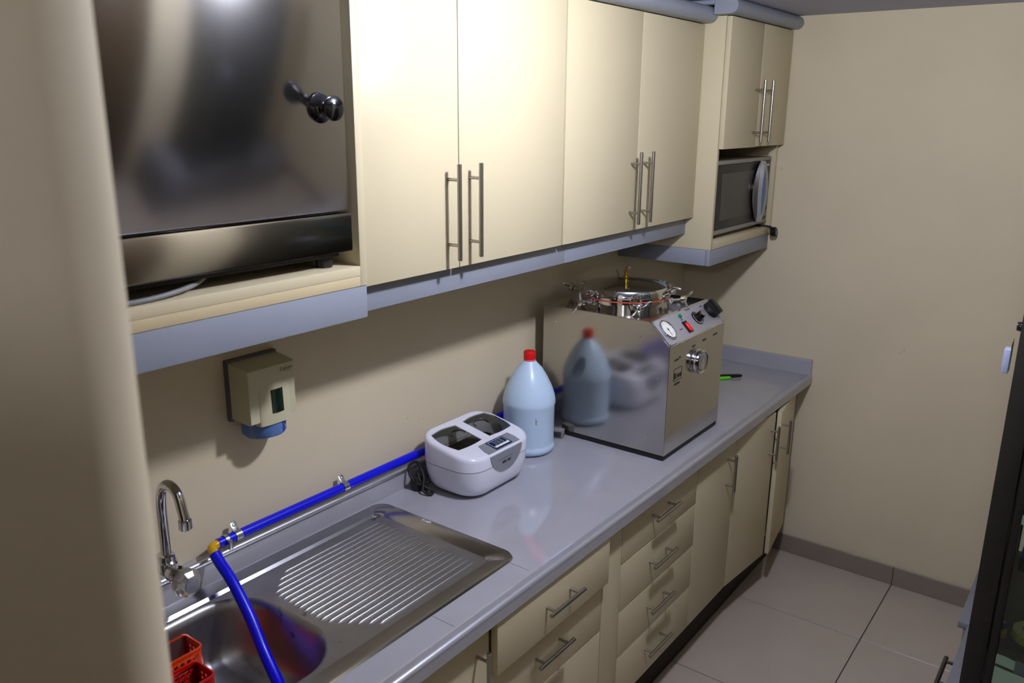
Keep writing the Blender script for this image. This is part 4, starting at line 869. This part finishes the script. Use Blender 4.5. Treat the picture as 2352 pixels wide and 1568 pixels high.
# contents
def tape(c, R, rr, h, lab, mat_):
    t = thing('tape_roll', lab, 'tape', c); MB().lathe([(rr, 0), (R, 0), (R, h), (rr, h), (rr, 0)], c, 'z', 36, False, False).build('tape', mat_, t, 40)
    MB().lathe([(rr-0.004, 0.001), (rr-0.0003, 0.001), (rr-0.0003, h-0.001), (rr-0.004, h-0.001), (rr-0.004, 0.001)], c, 'z', 32, False, False).build('core', 'tape_core', t, 40)
tape((-1.500, -1.690, 0.7945), 0.050, 0.030, 0.022, 'yellow tape roll on the brown showcase shelf', 'tape_yellow')
o = thing('small_bottle', 'small yellow bottle with a purple cap on the brown showcase shelf', 'bottle', (-1.52, -1.628, 0.7945))
MB().lathe([(0.0, 0.0), (0.011, 0.0), (0.013, 0.004), (0.013, 0.018), (0.008, 0.023), (0.0, 0.024)], (-1.53, -1.618, 0.7945), 'z', 18, False, False).build('body', 'yellow_plastic', o, 50)
MB().lathe([(0.0085, 0.0225), (0.0085, 0.040), (0.0, 0.041)], (-1.53, -1.618, 0.7945), 'z', 18, True, False).build('cap', 'purple_plastic', o, 50)
o = MB().box(-1.560, -1.24, -1.90, -1.65, 0.5415, 0.640, 0.002).build('paper_stack', 'paper_white'); tag(o, 'stack of white paper at the bottom of the showcase', 'paper')
o = MB().box(-1.52, -1.24, -1.90, -1.66, 0.6985, 0.735, 0.002).build('folder', 'paper_white'); tag(o, 'white folder on the lower glass shelf of the showcase', 'folder')
o = thing('staple_tool', 'blue and black hand tool hanging low in the showcase', 'tool', (-1.5, -1.64, 1.0))
MB().tube([(-1.55, -1.640, 1.03), (-1.548, -1.644, 1.075)], [0.010, 0.009], 12).build('handle', 'box_blue', o); MB().tube([(-1.552, -1.637, 0.995), (-1.55, -1.640, 1.029)], [0.009, 0.012], 12).build('head', 'black_plastic', o)
for nm_, col_, mname, zi, x_, w_, h_ in (('tall', 'blue', 'box_blue', 2, -1.54, 0.09, 0.24), ('squat', 'red', 'box_red', 2, -1.42, 0.12, 0.13), ('wide', 'yellow', 'box_yellow', 3, -1.55, 0.13, 0.20), ('slim', 'blue', 'box_blue', 3, -1.38, 0.06, 0.25), ('square', 'white', 'box_white', 4, -1.54, 0.14, 0.14), ('tall', 'red', 'box_red', 4, -1.36, 0.07, 0.22), ('wide', 'white', 'box_white', 2, -1.26, 0.16, 0.18), ('wide', 'purple', 'purple_plastic', 4, -1.25, 0.15, 0.16)):
    o = MB().box(x_, x_+w_, GY1-0.22, GY1-0.056, shz[zi]+0.0085, shz[zi]+0.0085+h_, 0.002).build('carton', mname)
    tag(o, '%s %s carton on the %s shelf of the glass showcase' % (nm_, col_, ('', '', 'middle', 'upper', 'topmost')[zi]), 'box', 'cartons in the showcase')
